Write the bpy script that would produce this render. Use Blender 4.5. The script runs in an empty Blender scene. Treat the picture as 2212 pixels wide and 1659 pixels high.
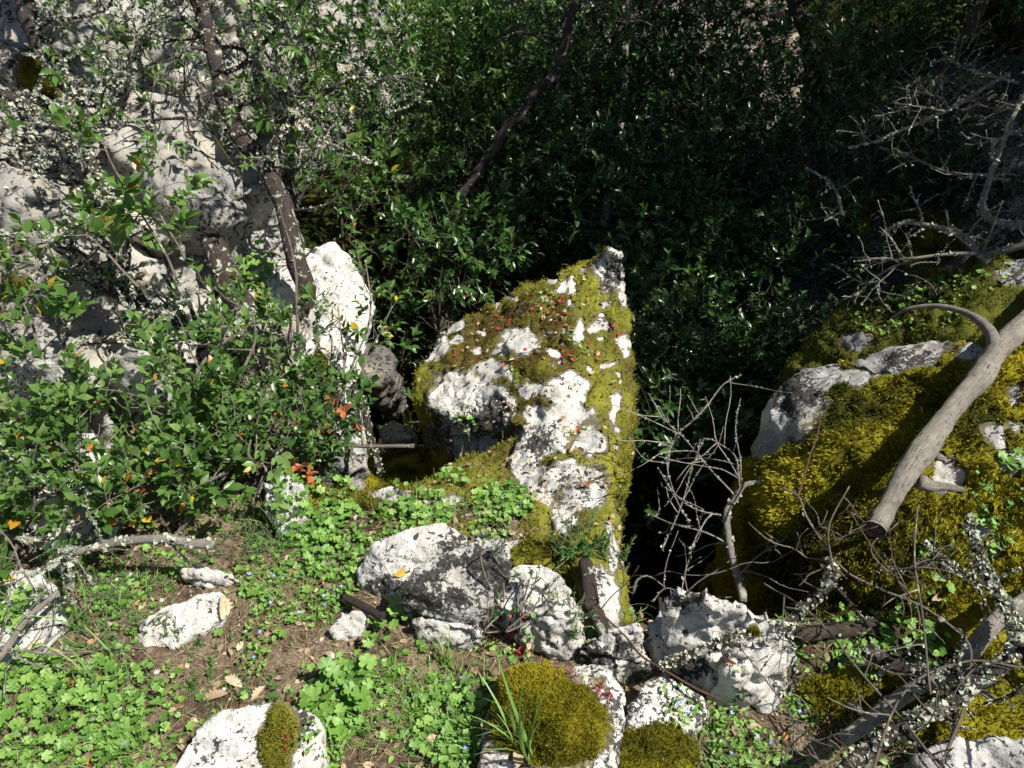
import bpy, bmesh, math, random
import numpy as np
from mathutils import Vector
from mathutils.bvhtree import BVHTree
random.seed(5)
rng = np.random.default_rng(7)
scene = bpy.context.scene
COL = scene.collection
# ------------------------------------------------------------------ camera, sky, sun, exposure
CAMZ = 1.65
PITCH = math.radians(38)
SP, CP = math.sin(PITCH), math.cos(PITCH)
FPX = 1670.0                       # focal length in units of a 2212-wide picture
cam = bpy.data.cameras.new('camera')
cam.sensor_width = 36
cam.lens = FPX / 2212 * 36
cam.clip_start = 0.05
cam.clip_end = 300
camo = bpy.data.objects.new('camera', cam)
COL.objects.link(camo)
camo.location = (0, 0, CAMZ)
camo.rotation_euler = (math.radians(90) - PITCH, 0, 0)
scene.camera = camo

SUN = Vector((0.60, -0.20, 1.0)).normalized()
world = bpy.data.worlds.new('World')
scene.world = world
world.use_nodes = True
nt = world.node_tree
bg = nt.nodes['Background']
sky = nt.nodes.new('ShaderNodeTexSky')
sky.sky_type = 'NISHITA'
sky.sun_disc = False
sky.sun_elevation = math.asin(SUN.z)
sky.sun_rotation = math.atan2(SUN.x, SUN.y)
nt.links.new(sky.outputs[0], bg.inputs[0])
bg.inputs[1].default_value = 0.05
sl = bpy.data.lights.new('sun', 'SUN')
sl.energy = 5.0
sl.angle = math.radians(0.5)
sl.color = (1.0, 0.96, 0.88)
so = bpy.data.objects.new('sun', sl)
COL.objects.link(so)
so.location = (6, -1, 9)
so.rotation_euler = SUN.to_track_quat('Z', 'Y').to_euler()
scene.view_settings.view_transform = 'Standard'
scene.view_settings.look = 'None'
scene.view_settings.exposure = 0.55
scene.view_settings.gamma = 1.0
scene.view_settings.use_curve_mapping = False

# ------------------------------------------------------------------ numeric helpers
_T = rng.random((64, 64, 64)).astype(np.float32)
def vn(p):
    p = np.asarray(p, dtype=np.float64)
    i = np.floor(p).astype(np.int64)
    f = p - i
    f = f * f * (3 - 2 * f)
    i &= 63
    j = (i + 1) & 63
    fx, fy, fz = f[..., 0], f[..., 1], f[..., 2]
    a = _T[i[..., 0], i[..., 1], i[..., 2]] * (1 - fx) + _T[j[..., 0], i[..., 1], i[..., 2]] * fx
    b = _T[i[..., 0], j[..., 1], i[..., 2]] * (1 - fx) + _T[j[..., 0], j[..., 1], i[..., 2]] * fx
    c = _T[i[..., 0], i[..., 1], j[..., 2]] * (1 - fx) + _T[j[..., 0], i[..., 1], j[..., 2]] * fx
    d = _T[i[..., 0], j[..., 1], j[..., 2]] * (1 - fx) + _T[j[..., 0], j[..., 1], j[..., 2]] * fx
    return 2 * ((a * (1 - fy) + b * fy) * (1 - fz) + (c * (1 - fy) + d * fy) * fz) - 1
def fbm(p, o=4, g=0.5):
    p = np.asarray(p, dtype=np.float64)
    s, a, t = 0, 1.0, 0
    for k in range(o):
        s = s + a * vn(p + 17.3 * k)
        t += a
        a *= g
        p = p * 2.03
    return s / t
def sstep(x, a, b):
    t = np.clip((x - a) / (b - a), 0, 1)
    return t * t * (3 - 2 * t)
def norm(v):
    return v / np.maximum(np.linalg.norm(v, axis=-1, keepdims=True), 1e-9)
def W(px, py, d):
    """world point at picture position (2212 wide) and distance d in front of the camera"""
    u, v = (px - 1106) / FPX, (py - 829.5) / FPX
    return np.array([d * u, d * (CP - v * SP), CAMZ - d * (SP + v * CP)])
def G(px, py, z=0.0):
    v = (py - 829.5) / FPX
    return W(px, py, (CAMZ - z) / (SP + v * CP))
def proj(P):
    P = np.asarray(P)
    y, z = P[..., 1], P[..., 2] - CAMZ
    d = y * CP - z * SP
    v = -(y * SP + z * CP) / d
    return 1106 + FPX * P[..., 0] / d, 829.5 + FPX * v, d

# ------------------------------------------------------------------ mesh building
ORG = {}
class Buf:
    def __init__(s):
        s.v, s.f, s.t, s.u, s.n = [], [], [], [], 0
    def add(s, V, faces, tint=0.0, tu=None):
        V = np.asarray(V, dtype=np.float64).reshape(-1, 3)
        if not isinstance(faces, list):
            faces = [faces]
        for F in faces:
            s.f.append(np.asarray(F, dtype=np.int64) + s.n)
        s.v.append(V)
        s.t.append(np.broadcast_to(np.asarray(tint, dtype=np.float64), (len(V),)))
        s.u.append(np.broadcast_to(np.asarray(0.0 if tu is None else tu, dtype=np.float64), (len(V),)))
        s.n += len(V)
    def arrays(s):
        return np.concatenate(s.v), s.f, np.concatenate(s.t), np.concatenate(s.u)
    def join(s, o):
        off = s.n
        for V, t, u in zip(o.v, o.t, o.u):
            s.v.append(V); s.t.append(t); s.u.append(u)
        for F in o.f:
            s.f.append(F + off)
        s.n += o.n
    def build(s, name, mat, parent=None, smooth=True, stems=None, **kw):
        if s.n == 0:
            return None
        if stems is not None and stems[0].n:
            nf = sum(len(F) for F in s.f)
            s.join(stems[0])
            kw['mat2'] = (stems[1], nf)
        V, F, t, u = s.arrays()
        return mesh(name, V, F, mat, parent, smooth, {'tint': t, 'tu': u}, **kw)
def tag(o, label=None, cat=None, group=None, kind=None):
    if label: o['label'] = label
    if cat: o['category'] = cat
    if group: o['group'] = group
    if kind: o['kind'] = kind
def mesh(name, V, faces, mat, parent=None, smooth=True, attrs=None, label=None, cat=None, group=None, kind=None, mat2=None):
    V = np.asarray(V, dtype=np.float64)
    if not isinstance(faces, list):
        faces = [faces]
    if parent is None:
        org = np.array([V[:, 0].mean(), V[:, 1].mean(), V[:, 2].min()])
    else:
        org = ORG[parent.name]
    me = bpy.data.meshes.new(name)
    loops = np.concatenate([F.reshape(-1) for F in faces])
    tot = np.concatenate([np.full(len(F), F.shape[1]) for F in faces])
    st = np.concatenate([[0], np.cumsum(tot)[:-1]])
    me.vertices.add(len(V))
    me.vertices.foreach_set('co', (V - org).astype(np.float32).ravel())
    me.loops.add(len(loops))
    me.loops.foreach_set('vertex_index', loops.astype(np.int32))
    me.polygons.add(len(tot))
    me.polygons.foreach_set('loop_start', st.astype(np.int32))
    me.polygons.foreach_set('loop_total', tot.astype(np.int32))
    if smooth:
        me.polygons.foreach_set('use_smooth', np.ones(len(tot), dtype=bool))
    me.update(calc_edges=True)
    for k, a in (attrs or {}).items():
        at = me.attributes.new(k, 'FLOAT', 'POINT')
        at.data.foreach_set('value', np.asarray(a, dtype=np.float32))
    me.materials.append(mat)
    if mat2:                                   # (material, faces before it): the woody stems inside a leafy mesh
        me.materials.append(mat2[0])
        mi = np.zeros(len(tot), dtype=np.int32)
        mi[mat2[1]:] = 1
        me.polygons.foreach_set('material_index', mi)
    o = bpy.data.objects.new(name, me)
    COL.objects.link(o)
    if parent is None:
        o.location = org
        ORG[o.name] = org
    else:
        o.parent = parent
        ORG[o.name] = org
    tag(o, label, cat, group, kind)
    return o
def empty(name, loc, label, cat, group=None):
    o = bpy.data.objects.new(name, None)
    o.empty_display_size = 0.1
    COL.objects.link(o)
    o.location = loc
    ORG[o.name] = np.array(loc, dtype=float)
    tag(o, label, cat, group)
    return o
def vnormals(V, F):
    N = np.zeros_like(V)
    if F.shape[1] == 4:
        n = np.cross(V[F[:, 2]] - V[F[:, 0]], V[F[:, 3]] - V[F[:, 1]])
    else:
        n = np.cross(V[F[:, 1]] - V[F[:, 0]], V[F[:, 2]] - V[F[:, 0]])
    for k in range(F.shape[1]):
        np.add.at(N, F[:, k], n)
    return norm(N)
def laplace(V, F, it=2, w=0.5):
    E = np.concatenate([F[:, [k, (k + 1) % F.shape[1]]] for k in range(F.shape[1])])
    E = np.concatenate([E, E[:, ::-1]])
    cnt = np.bincount(E[:, 0], minlength=len(V))[:, None]
    for _ in range(it):
        S = np.zeros_like(V)
        for c in range(3):
            S[:, c] = np.bincount(E[:, 0], weights=V[E[:, 1], c], minlength=len(V))
        V = V + w * (S / np.maximum(cnt, 1) - V)
    return V
def facets(p, sc):
    """broken-stone relief: every cell of a jittered grid is its own small tilted plane"""
    q = p * sc
    base = np.floor(q).astype(np.int64)
    best = np.full(len(q), 1e9); val = np.zeros(len(q))
    for dx in (-1, 0, 1):
        for dy in (-1, 0, 1):
            for dz in (-1, 0, 1):
                k = base + np.array([dx, dy, dz])
                a = k & 63
                j = np.stack([_T[a[:, 0], a[:, 1], a[:, 2]], _T[a[:, 1], a[:, 2], a[:, 0]], _T[a[:, 2], a[:, 0], a[:, 1]]], -1)
                g = np.stack([_T[a[:, 0], a[:, 2], a[:, 1]], _T[a[:, 1], a[:, 0], a[:, 2]], _T[(a[:, 2] + 9) & 63, a[:, 1], a[:, 0]]], -1) - 0.5
                r = q - k - j
                d = (r ** 2).sum(-1)
                m = d < best
                best[m] = d[m]
                val[m] = (r * g).sum(-1)[m] * 2 + g[m, 0] * 0.8
    return val
def voxel(hulls, vox):
    bm = bmesh.new()
    for pts in hulls:
        vs = [bm.verts.new(p) for p in pts]
        r = bmesh.ops.convex_hull(bm, input=vs, use_existing_faces=False)
        bmesh.ops.delete(bm, geom=list({e for e in r['geom_interior'] if isinstance(e, bmesh.types.BMVert)}), context='VERTS')
    bmesh.ops.recalc_face_normals(bm, faces=bm.faces)
    me = bpy.data.meshes.new('tmp')
    bm.to_mesh(me)
    bm.free()
    o = bpy.data.objects.new('tmp', me)
    COL.objects.link(o)
    m = o.modifiers.new('r', 'REMESH')
    m.mode = 'VOXEL'
    m.voxel_size = vox
    dg = bpy.context.evaluated_depsgraph_get()
    ev = o.evaluated_get(dg)
    em = ev.to_mesh()
    V = np.empty(len(em.vertices) * 3)
    em.vertices.foreach_get('co', V)
    L = np.empty(len(em.loops), dtype=np.int32)
    em.loops.foreach_get('vertex_index', L)
    nf = len(em.polygons)
    assert len(L) == nf * 4
    V, F = V.reshape(-1, 3), L.reshape(-1, 4).astype(np.int64)
    ev.to_mesh_clear()
    bpy.data.objects.remove(o)
    bpy.data.meshes.remove(me)
    return V, F

# ------------------------------------------------------------------ materials
def newmat(name):
    m = bpy.data.materials.new(name)
    m.use_nodes = True
    nt = m.node_tree
    nt.nodes.clear()
    return m, nt
class NT:
    def __init__(s, nt):
        s.t = nt
    def n(s, typ, **kw):
        x = s.t.nodes.new(typ)
        for k, v in kw.items():
            setattr(x, k, v)
        return x
    def l(s, a, b):
        s.t.links.new(a, b)
    def coord(s, scale=1.0):
        c = s.n('ShaderNodeTexCoord')
        return c.outputs['Object']
    def noise(s, vec, scale, detail=4, rough=0.55, dist=0.0):
        x = s.n('ShaderNodeTexNoise')
        s.l(vec, x.inputs['Vector'])
        x.inputs['Scale'].default_value = scale
        x.inputs['Detail'].default_value = detail
        x.inputs['Roughness'].default_value = rough
        x.inputs['Distortion'].default_value = dist
        return x.outputs['Fac']
    def vor(s, vec, scale, feat='F1'):
        x = s.n('ShaderNodeTexVoronoi', feature=feat)
        s.l(vec, x.inputs['Vector'])
        x.inputs['Scale'].default_value = scale
        return x.outputs['Distance']
    def ramp(s, fac, stops, interp='LINEAR'):
        r = s.n('ShaderNodeValToRGB')
        r.color_ramp.interpolation = interp
        els = r.color_ramp.elements
        while len(els) < len(stops):
            els.new(0.5)
        for e, (p, c) in zip(els, stops):
            e.position = p
            e.color = (c[0], c[1], c[2], 1) if hasattr(c, '__len__') else (c, c, c, 1)
        s.l(fac, r.inputs[0])
        return r.outputs[0]
    def mix(s, fac, a, b, mode='MIX'):
        m = s.n('ShaderNodeMix', data_type='RGBA', blend_type=mode)
        for val, inp in ((fac, m.inputs['Factor']), (a, m.inputs[6]), (b, m.inputs[7])):
            if hasattr(val, 'is_linked') or isinstance(val, bpy.types.NodeSocket):
                s.l(val, inp)
            elif hasattr(val, '__len__'):
                inp.default_value = (*val, 1)
            else:
                inp.default_value = val
        return m.outputs[2]
    def math(s, op, a, b=None, clamp=False):
        m = s.n('ShaderNodeMath', operation=op, use_clamp=clamp)
        for val, inp in ((a, m.inputs[0]), (b, m.inputs[1])):
            if val is None:
                continue
            if isinstance(val, bpy.types.NodeSocket):
                s.l(val, inp)
            else:
                inp.default_value = val
        return m.outputs[0]
    def attr(s, name):
        a = s.n('ShaderNodeAttribute')
        a.attribute_name = name
        return a.outputs['Fac']
    def bump(s, h, strength, dist):
        b = s.n('ShaderNodeBump')
        b.inputs['Strength'].default_value = strength
        b.inputs['Distance'].default_value = dist
        s.l(h, b.inputs['Height'])
        return b.outputs[0]
    def out(s, color, rough=0.9, normal=None, spec=0.2, transl=0.0, tcol=None):
        p = s.n('ShaderNodeBsdfPrincipled')
        if isinstance(color, bpy.types.NodeSocket):
            s.l(color, p.inputs['Base Color'])
        else:
            p.inputs['Base Color'].default_value = (*color, 1)
        p.inputs['Roughness'].default_value = rough
        p.inputs['Specular IOR Level'].default_value = spec
        if normal is not None:
            s.l(normal, p.inputs['Normal'])
        o = s.n('ShaderNodeOutputMaterial')
        if transl:
            t = s.n('ShaderNodeBsdfTranslucent')
            c = tcol if tcol is not None else color
            if isinstance(c, bpy.types.NodeSocket):
                s.l(c, t.inputs['Color'])
            else:
                t.inputs['Color'].default_value = (*c, 1)
            m = s.n('ShaderNodeMixShader')
            m.inputs[0].default_value = transl
            s.l(p.outputs[0], m.inputs[1])
            s.l(t.outputs[0], m.inputs[2])
            s.l(m.outputs[0], o.inputs[0])
        else:
            s.l(p.outputs[0], o.inputs[0])

def mat_rock(name, light=(0.67, 0.655, 0.61), grey=(0.42, 0.41, 0.39), spot=0.5, blotch=0.35, ochre=0.0, scale=1.0):
    """pale limestone; spot = how much dark lichen crust, blotch = grey weathering"""
    m, t = newmat(name)
    N = NT(t)
    c = N.coord()
    big = N.noise(c, 5 * scale, 5, 0.6, 0.3)
    med = N.noise(c, 28 * scale, 5, 0.7, 0.2)
    col = N.mix(N.ramp(big, [(0.62 - blotch * 0.5, 0), (0.78 - blotch * 0.4, 1)]), light, grey)
    warm = N.noise(c, 11 * scale, 3)
    col = N.mix(N.ramp(warm, [(0.5, 0), (0.75, 0.55)]), col, (0.62, 0.52, 0.38))
    col = N.mix(0.5, col, N.ramp(med, [(0.3, 0.55), (0.62, 1.0)]), 'MULTIPLY')
    col = N.mix(0.5, col, N.ramp(N.noise(c, 34 * scale, 6, 0.8, 0.4), [(0.36, 0.35), (0.47, 1.0)]), 'MULTIPLY')
    # crust of dark lichen: blobs whose amount follows a broad noise and the 'dark' attribute
    dk = N.attr('dark')
    amount = N.math('ADD', N.noise(c, 4.3 * scale, 3), N.math('MULTIPLY', dk, 0.42))
    sp = N.noise(c, 100 * scale, 4, 0.62, 0.6)
    sp2 = N.noise(c, 38 * scale, 5, 0.66, 0.8)
    f = N.math('ADD', N.math('MULTIPLY', sp, 0.85), N.math('MULTIPLY', sp2, 0.75))
    f = N.math('SUBTRACT', f, 0.30)
    f = N.math('ADD', f, N.math('MULTIPLY', N.math('SUBTRACT', amount, 0.5), 0.55))
    th = 0.655 - 0.13 * spot
    col = N.mix(N.ramp(f, [(th, 0), (th + 0.05, 0.95)]), col, N.ramp(N.noise(c, 110 * scale, 5, 0.8), [(0.42, (0.012, 0.012, 0.012)), (0.58, (0.045, 0.043, 0.04)), (0.72, (0.30, 0.29, 0.27))]))
    if ochre:
        oc = N.noise(c, 16 * scale, 4, 0.6, 0.5)
        col = N.mix(N.ramp(oc, [(0.68 - 0.06 * ochre, 0), (0.72 - 0.05 * ochre, 1)]), col, (0.62, 0.36, 0.07))
    st = N.attr('stain')
    sn = N.math('ADD', N.math('MULTIPLY', N.noise(c, 55, 5, 0.75, 0.5), 1.1), st)
    col = N.mix(N.ramp(sn, [(0.92, 0), (1.06, 0.85)]), col, N.ramp(N.noise(c, 20, 4, 0.6), [(0.35, (0.07, 0.05, 0.025)), (0.65, (0.12, 0.115, 0.03))]))
    pits = N.noise(c, 130 * scale, 3, 0.7)
    h = N.math('ADD', N.math('MULTIPLY', med, 1.0), N.math('MULTIPLY', pits, 0.35))
    h = N.math('ADD', h, N.math('MULTIPLY', N.noise(c, 12, 6, 0.65), 1.2))
    N.out(col, 0.92, N.bump(h, 0.55, 0.014), 0.15)
    return m
def mat_moss(name, stops, bumpscale=90):
    m, t = newmat(name)
    N = NT(t)
    c = N.coord()
    ti = N.attr('tint')
    f = N.math('ADD', N.math('MULTIPLY', ti, 0.75), N.math('MULTIPLY', N.noise(c, 9, 4, 0.6), 0.5))
    col = N.ramp(f, stops)
    N.out(col, 0.85, N.bump(N.noise(c, bumpscale, 4, 0.7), 0.9, 0.01), 0.15, 0.18)
    return m
def mat_leaf(name, stops, rough=0.38, transl=0.3, spec=0.5, tmul=(1.3, 1.5, 0.5)):
    m, t = newmat(name)
    N = NT(t)
    ti = N.attr('tint')
    col = N.ramp(ti, stops)
    tc = N.mix(1.0, col, tmul, 'MULTIPLY')
    c = N.coord()
    col = N.mix(0.35, col, N.ramp(N.noise(c, 70, 3), [(0.3, 0.5), (0.7, 1.3)]), 'MULTIPLY')
    N.out(col, rough, None, spec, transl, tc)
    return m
def mat_bark(name, dark, light, lich=(0.5, 0.52, 0.42), la=0.0, moss=0.0):
    m, t = newmat(name)
    N = NT(t)
    c = N.coord()
    comb = N.n('ShaderNodeCombineXYZ')
    N.l(N.math('MULTIPLY', N.attr('tu'), 2.2), comb.inputs[0])
    N.l(N.math('MULTIPLY', N.attr('tint'), 9.0), comb.inputs[1])
    st = N.noise(comb.outputs[0], 5.0, 5, 0.7, 0.4)
    fine = N.noise(c, 60, 5, 0.7)
    col = N.mix(N.ramp(N.math('ADD', N.math('MULTIPLY', st, 0.6), N.math('MULTIPLY', fine, 0.4)), [(0.38, 0), (0.50, 1)]), dark, light)
    col = N.mix(N.ramp(N.noise(c, 9, 4, 0.6), [(0.42, 0.0), (0.66, 0.6)]), col, tuple(0.45 * q for q in light))
    if la:
        col = N.mix(N.ramp(N.noise(c, 26, 5, 0.7, 0.4), [(0.66 - 0.2 * la, 0), (0.70 - 0.2 * la, 1)]), col, lich)
    if moss:
        col = N.mix(N.ramp(N.noise(c, 7, 4, 0.6), [(0.62 - 0.25 * moss, 0), (0.7 - 0.25 * moss, 1)]), col, (0.09, 0.10, 0.018))
    h = N.math('ADD', st, N.math('MULTIPLY', fine, 0.7))
    N.out(col, 0.88, N.bump(h, 0.9, 0.008), 0.2)
    return m
M = {}
M['rock'] = mat_rock('limestone', spot=0.6, blotch=0.42)
M['rock_clean'] = mat_rock('clean_limestone', light=(0.68, 0.665, 0.62), spot=0.5, blotch=0.30)
M['rock_spot'] = mat_rock('spotted_limestone', light=(0.66, 0.645, 0.60), spot=1.15, blotch=0.35, ochre=0.25)
M['brown_wall'] = mat_rock('brownish_wall_rock', light=(0.48, 0.42, 0.35), grey=(0.20, 0.165, 0.14), spot=0.9, blotch=0.6, scale=0.5)
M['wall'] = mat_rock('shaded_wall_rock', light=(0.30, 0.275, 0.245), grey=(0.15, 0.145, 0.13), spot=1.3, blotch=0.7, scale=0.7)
M['rock_crust'] = mat_rock('crusted_limestone', light=(0.50, 0.49, 0.46), spot=1.25, blotch=0.5)
M['rock_grey'] = mat_rock('grey_limestone', light=(0.58, 0.57, 0.545), grey=(0.27, 0.27, 0.26), spot=0.7, blotch=0.55)
M['cliff'] = mat_rock('cliff_limestone', light=(0.64, 0.60, 0.54), grey=(0.32, 0.31, 0.285), spot=0.8, blotch=0.62, scale=0.55)
M['moss'] = mat_moss('olive_moss', [(0.18, (0.085, 0.050, 0.016)), (0.38, (0.13, 0.105, 0.022)), (0.56, (0.19, 0.19, 0.028)), (0.90, (0.34, 0.33, 0.045))])
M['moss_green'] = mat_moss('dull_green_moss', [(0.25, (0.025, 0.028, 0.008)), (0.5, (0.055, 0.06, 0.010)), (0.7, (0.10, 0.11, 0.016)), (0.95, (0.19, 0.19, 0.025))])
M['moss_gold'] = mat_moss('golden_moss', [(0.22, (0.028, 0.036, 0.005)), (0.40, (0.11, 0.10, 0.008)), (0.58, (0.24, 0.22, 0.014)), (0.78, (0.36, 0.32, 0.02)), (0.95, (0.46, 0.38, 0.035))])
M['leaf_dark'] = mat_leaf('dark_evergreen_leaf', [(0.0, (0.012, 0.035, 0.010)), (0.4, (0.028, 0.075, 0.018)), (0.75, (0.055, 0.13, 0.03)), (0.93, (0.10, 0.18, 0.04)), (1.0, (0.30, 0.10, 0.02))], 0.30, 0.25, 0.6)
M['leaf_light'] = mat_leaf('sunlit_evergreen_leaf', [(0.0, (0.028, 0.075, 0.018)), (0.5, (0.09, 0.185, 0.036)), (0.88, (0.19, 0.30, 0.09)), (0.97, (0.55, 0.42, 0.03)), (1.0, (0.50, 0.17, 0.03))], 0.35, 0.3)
M['herb'] = mat_leaf('herb_leaf', [(0.0, (0.06, 0.14, 0.022)), (0.5, (0.15, 0.30, 0.05)), (0.9, (0.27, 0.43, 0.10)), (0.97, (0.5, 0.45, 0.06)), (1.0, (0.5, 0.05, 0.05))], 0.5, 0.22)
M['grass'] = mat_leaf('grass_blade', [(0.0, (0.10, 0.21, 0.05)), (0.5, (0.23, 0.40, 0.10)), (0.8, (0.36, 0.47, 0.17)), (1.0, (0.55, 0.46, 0.28))], 0.45, 0.3)
M['spurge'] = mat_leaf('spurge_leaf', [(0.0, (0.05, 0.13, 0.03)), (1.0, (0.17, 0.33, 0.09))], 0.5, 0.25)
M['dry'] = mat_leaf('dry_leaf', [(0.0, (0.17, 0.10, 0.055)), (0.4, (0.40, 0.29, 0.18)), (0.75, (0.60, 0.50, 0.35)), (0.9, (0.5, 0.20, 0.06)), (1.0, (0.68, 0.45, 0.04))], 0.7, 0.15, 0.3, (1, 0.8, 0.6))
M['rust'] = mat_leaf('rusty_leaf', [(0.0, (0.30, 0.07, 0.02)), (1.0, (0.55, 0.19, 0.06))], 0.5, 0.2, 0.4, (1.2, 0.8, 0.5))
M['red'] = mat_leaf('red_leaf', [(0.0, (0.40, 0.02, 0.02)), (1.0, (0.75, 0.09, 0.10))], 0.5, 0.3, 0.4, (1.2, 0.8, 0.8))
M['ochre'] = mat_leaf('orange_lichen', [(0.0, (0.45, 0.20, 0.03)), (1.0, (0.70, 0.40, 0.06))], 0.9, 0.0001, 0.1)
M['blue'] = mat_leaf('blue_petal', [(0.0, (0.16, 0.26, 0.85)), (1.0, (0.62, 0.72, 0.98))], 0.6, 0.2, 0.2, (1, 1, 1))
M['lichen'] = mat_leaf('pale_lichen', [(0.0, (0.26, 0.31, 0.27)), (0.5, (0.38, 0.41, 0.34)), (1.0, (0.62, 0.62, 0.45))], 0.9, 0.1, 0.1, (1, 1, 1))
M['bark'] = mat_bark('oak_bark', (0.016, 0.012, 0.010), (0.075, 0.058, 0.050), la=0.4)
M['bark_moss'] = mat_bark('mossy_bark', (0.03, 0.022, 0.018), (0.10, 0.075, 0.06), la=0.1, moss=0.5)
M['twig'] = mat_bark('twig_bark', (0.10, 0.08, 0.06), (0.28, 0.24, 0.20), la=0.3)
M['twig_red'] = mat_bark('reddish_twig_bark', (0.07, 0.035, 0.025), (0.20, 0.12, 0.09))
M['dead'] = mat_bark('weathered_wood', (0.045, 0.036, 0.03), (0.37, 0.33, 0.28))
M['dead_grey'] = mat_bark('grey_dead_wood', (0.12, 0.10, 0.085), (0.38, 0.34, 0.30), la=0.45)
def mat_endgrain():
    m, t = newmat('end_grain')
    N = NT(t)
    r = N.noise(N.coord(), 45, 5, 0.6, 1.5)
    N.out(N.ramp(r, [(0.35, (0.025, 0.02, 0.016)), (0.7, (0.13, 0.10, 0.075))]), 0.9, N.bump(r, 1.0, 0.01), 0.1)
    return m
M['end'] = mat_endgrain()
def mat_soil():
    m, t = newmat('soil')
    N = NT(t)
    c = N.n('ShaderNodeTexCoord').outputs['Object']
    a = N.noise(c, 7, 6, 0.65)
    b = N.noise(c, 90, 5, 0.75)
    col = N.ramp(N.math('ADD', N.math('MULTIPLY', a, 0.5), N.math('MULTIPLY', b, 0.5)),
                 [(0.38, (0.055, 0.035, 0.022)), (0.5, (0.20, 0.14, 0.095)), (0.6, (0.42, 0.32, 0.22))])
    gm = N.attr('green')
    g = N.ramp(N.noise(c, 14, 5, 0.7), [(0.4, (0.03, 0.035, 0.01)), (0.6, (0.09, 0.10, 0.02)), (0.75, (0.05, 0.06, 0.02))])
    col = N.mix(gm, col, g)
    N.out(col, 0.95, N.bump(N.math('ADD', b, N.noise(c, 30, 5, 0.7)), 1.0, 0.02), 0.1)
    return m
M['soil'] = mat_soil()
def mat_crumb():
    m, t = newmat('crumb')
    N = NT(t)
    N.out(N.ramp(N.attr('tint'), [(0.0, (0.09, 0.06, 0.04)), (0.6, (0.22, 0.16, 0.11)), (0.85, (0.38, 0.34, 0.29)), (1.0, (0.62, 0.6, 0.56))]), 0.95)
    return m
M['crumb'] = mat_crumb()

# ------------------------------------------------------------------ the ground
def H(x, y):
    p = np.stack([x, y, np.zeros_like(x)], -1)
    wob = fbm(p * 2.2 + 4, 3) * 0.10
    yy, xx = y + wob, x + wob
    left = sstep(xx, -0.95, -0.5)
    e = 0.9 * sstep(y, 2.0, 2.9)
    right = 1 - sstep(xx, 0.75 + e, 1.05 + e)
    hole = sstep(yy, 1.55, 1.95) * left * np.maximum(right, sstep(yy, 3.0, 4.0) * (1 - sstep(xx, 1.9, 2.9)))
    gap = sstep(x + wob * .3, 0.30, 0.40) * (1 - sstep(xx, 0.62, 0.9)) * sstep(y + wob * .3, 1.16, 1.34)
    pit = np.maximum(hole, gap * 0.9)
    back = sstep(y, 4.2, 7.5)
    z = -2.3 * pit * (1 - 0.75 * back)
    z = z - (1 - pit) * sstep(-x, 0.5, 1.0) * sstep(y, 2.1, 2.7) * 0.5
    z = z + (1 - pit) * sstep(x, 0.9, 2.5) * sstep(y, 1.6, 4.0) * 0.35
    z = z + sstep(y, 6.5, 30) * 9 + sstep(np.abs(x), 3, 25) * 3.5
    z = z - 0.35 * sstep(-y, 1.5, 15)
    z = z + 0.045 * fbm(p * 1.7, 3) + 0.03 * fbm(p * 6, 3) + 0.012 * fbm(p * 22, 3)
    return z
def sheet():
    n = 440
    s = np.linspace(-1, 1, n)
    k = 5.2
    X = 45 * np.sinh(k * s) / math.sinh(k)
    Y = 1.35 + 45 * np.sinh(k * s) / math.sinh(k)
    # finer, evenly spaced rows in the near part
    X = np.sort(np.concatenate([X[np.abs(X) > 2.2], np.linspace(-2.2, 2.2, 330)]))
    Y = np.sort(np.concatenate([Y[(Y < 0.2) | (Y > 3.2)], np.linspace(0.2, 3.2, 240)]))
    gx, gy = np.meshgrid(X, Y)
    gz = H(gx, gy)
    V = np.stack([gx, gy, gz], -1).reshape(-1, 3)
    w, h = len(X), len(Y)
    i = (np.arange(h - 1)[:, None] * w + np.arange(w - 1)[None, :]).reshape(-1)
    F = np.stack([i, i + 1, i + w + 1, i + w], -1)
    green = sstep(-V[:, 2], 0.08, 0.4)
    green = np.maximum(green, sstep(V[:, 0], 0.7, 0.95) * sstep(V[:, 1], 0.7, 1.0) * 0.8)
    green = np.maximum(green, sstep(V[:, 1], 3, 4))
    o = mesh('ground', V, F, M['soil'], attrs={'green': green}, kind='structure')
    return V, F
GV, GF = sheet()
BV, BF, BN = [GV], [GF], len(GV)      # everything small things can rest on
def solid(V, F):
    global BN
    BV.append(V)
    BF.append(F + BN)
    BN += len(V)

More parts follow.
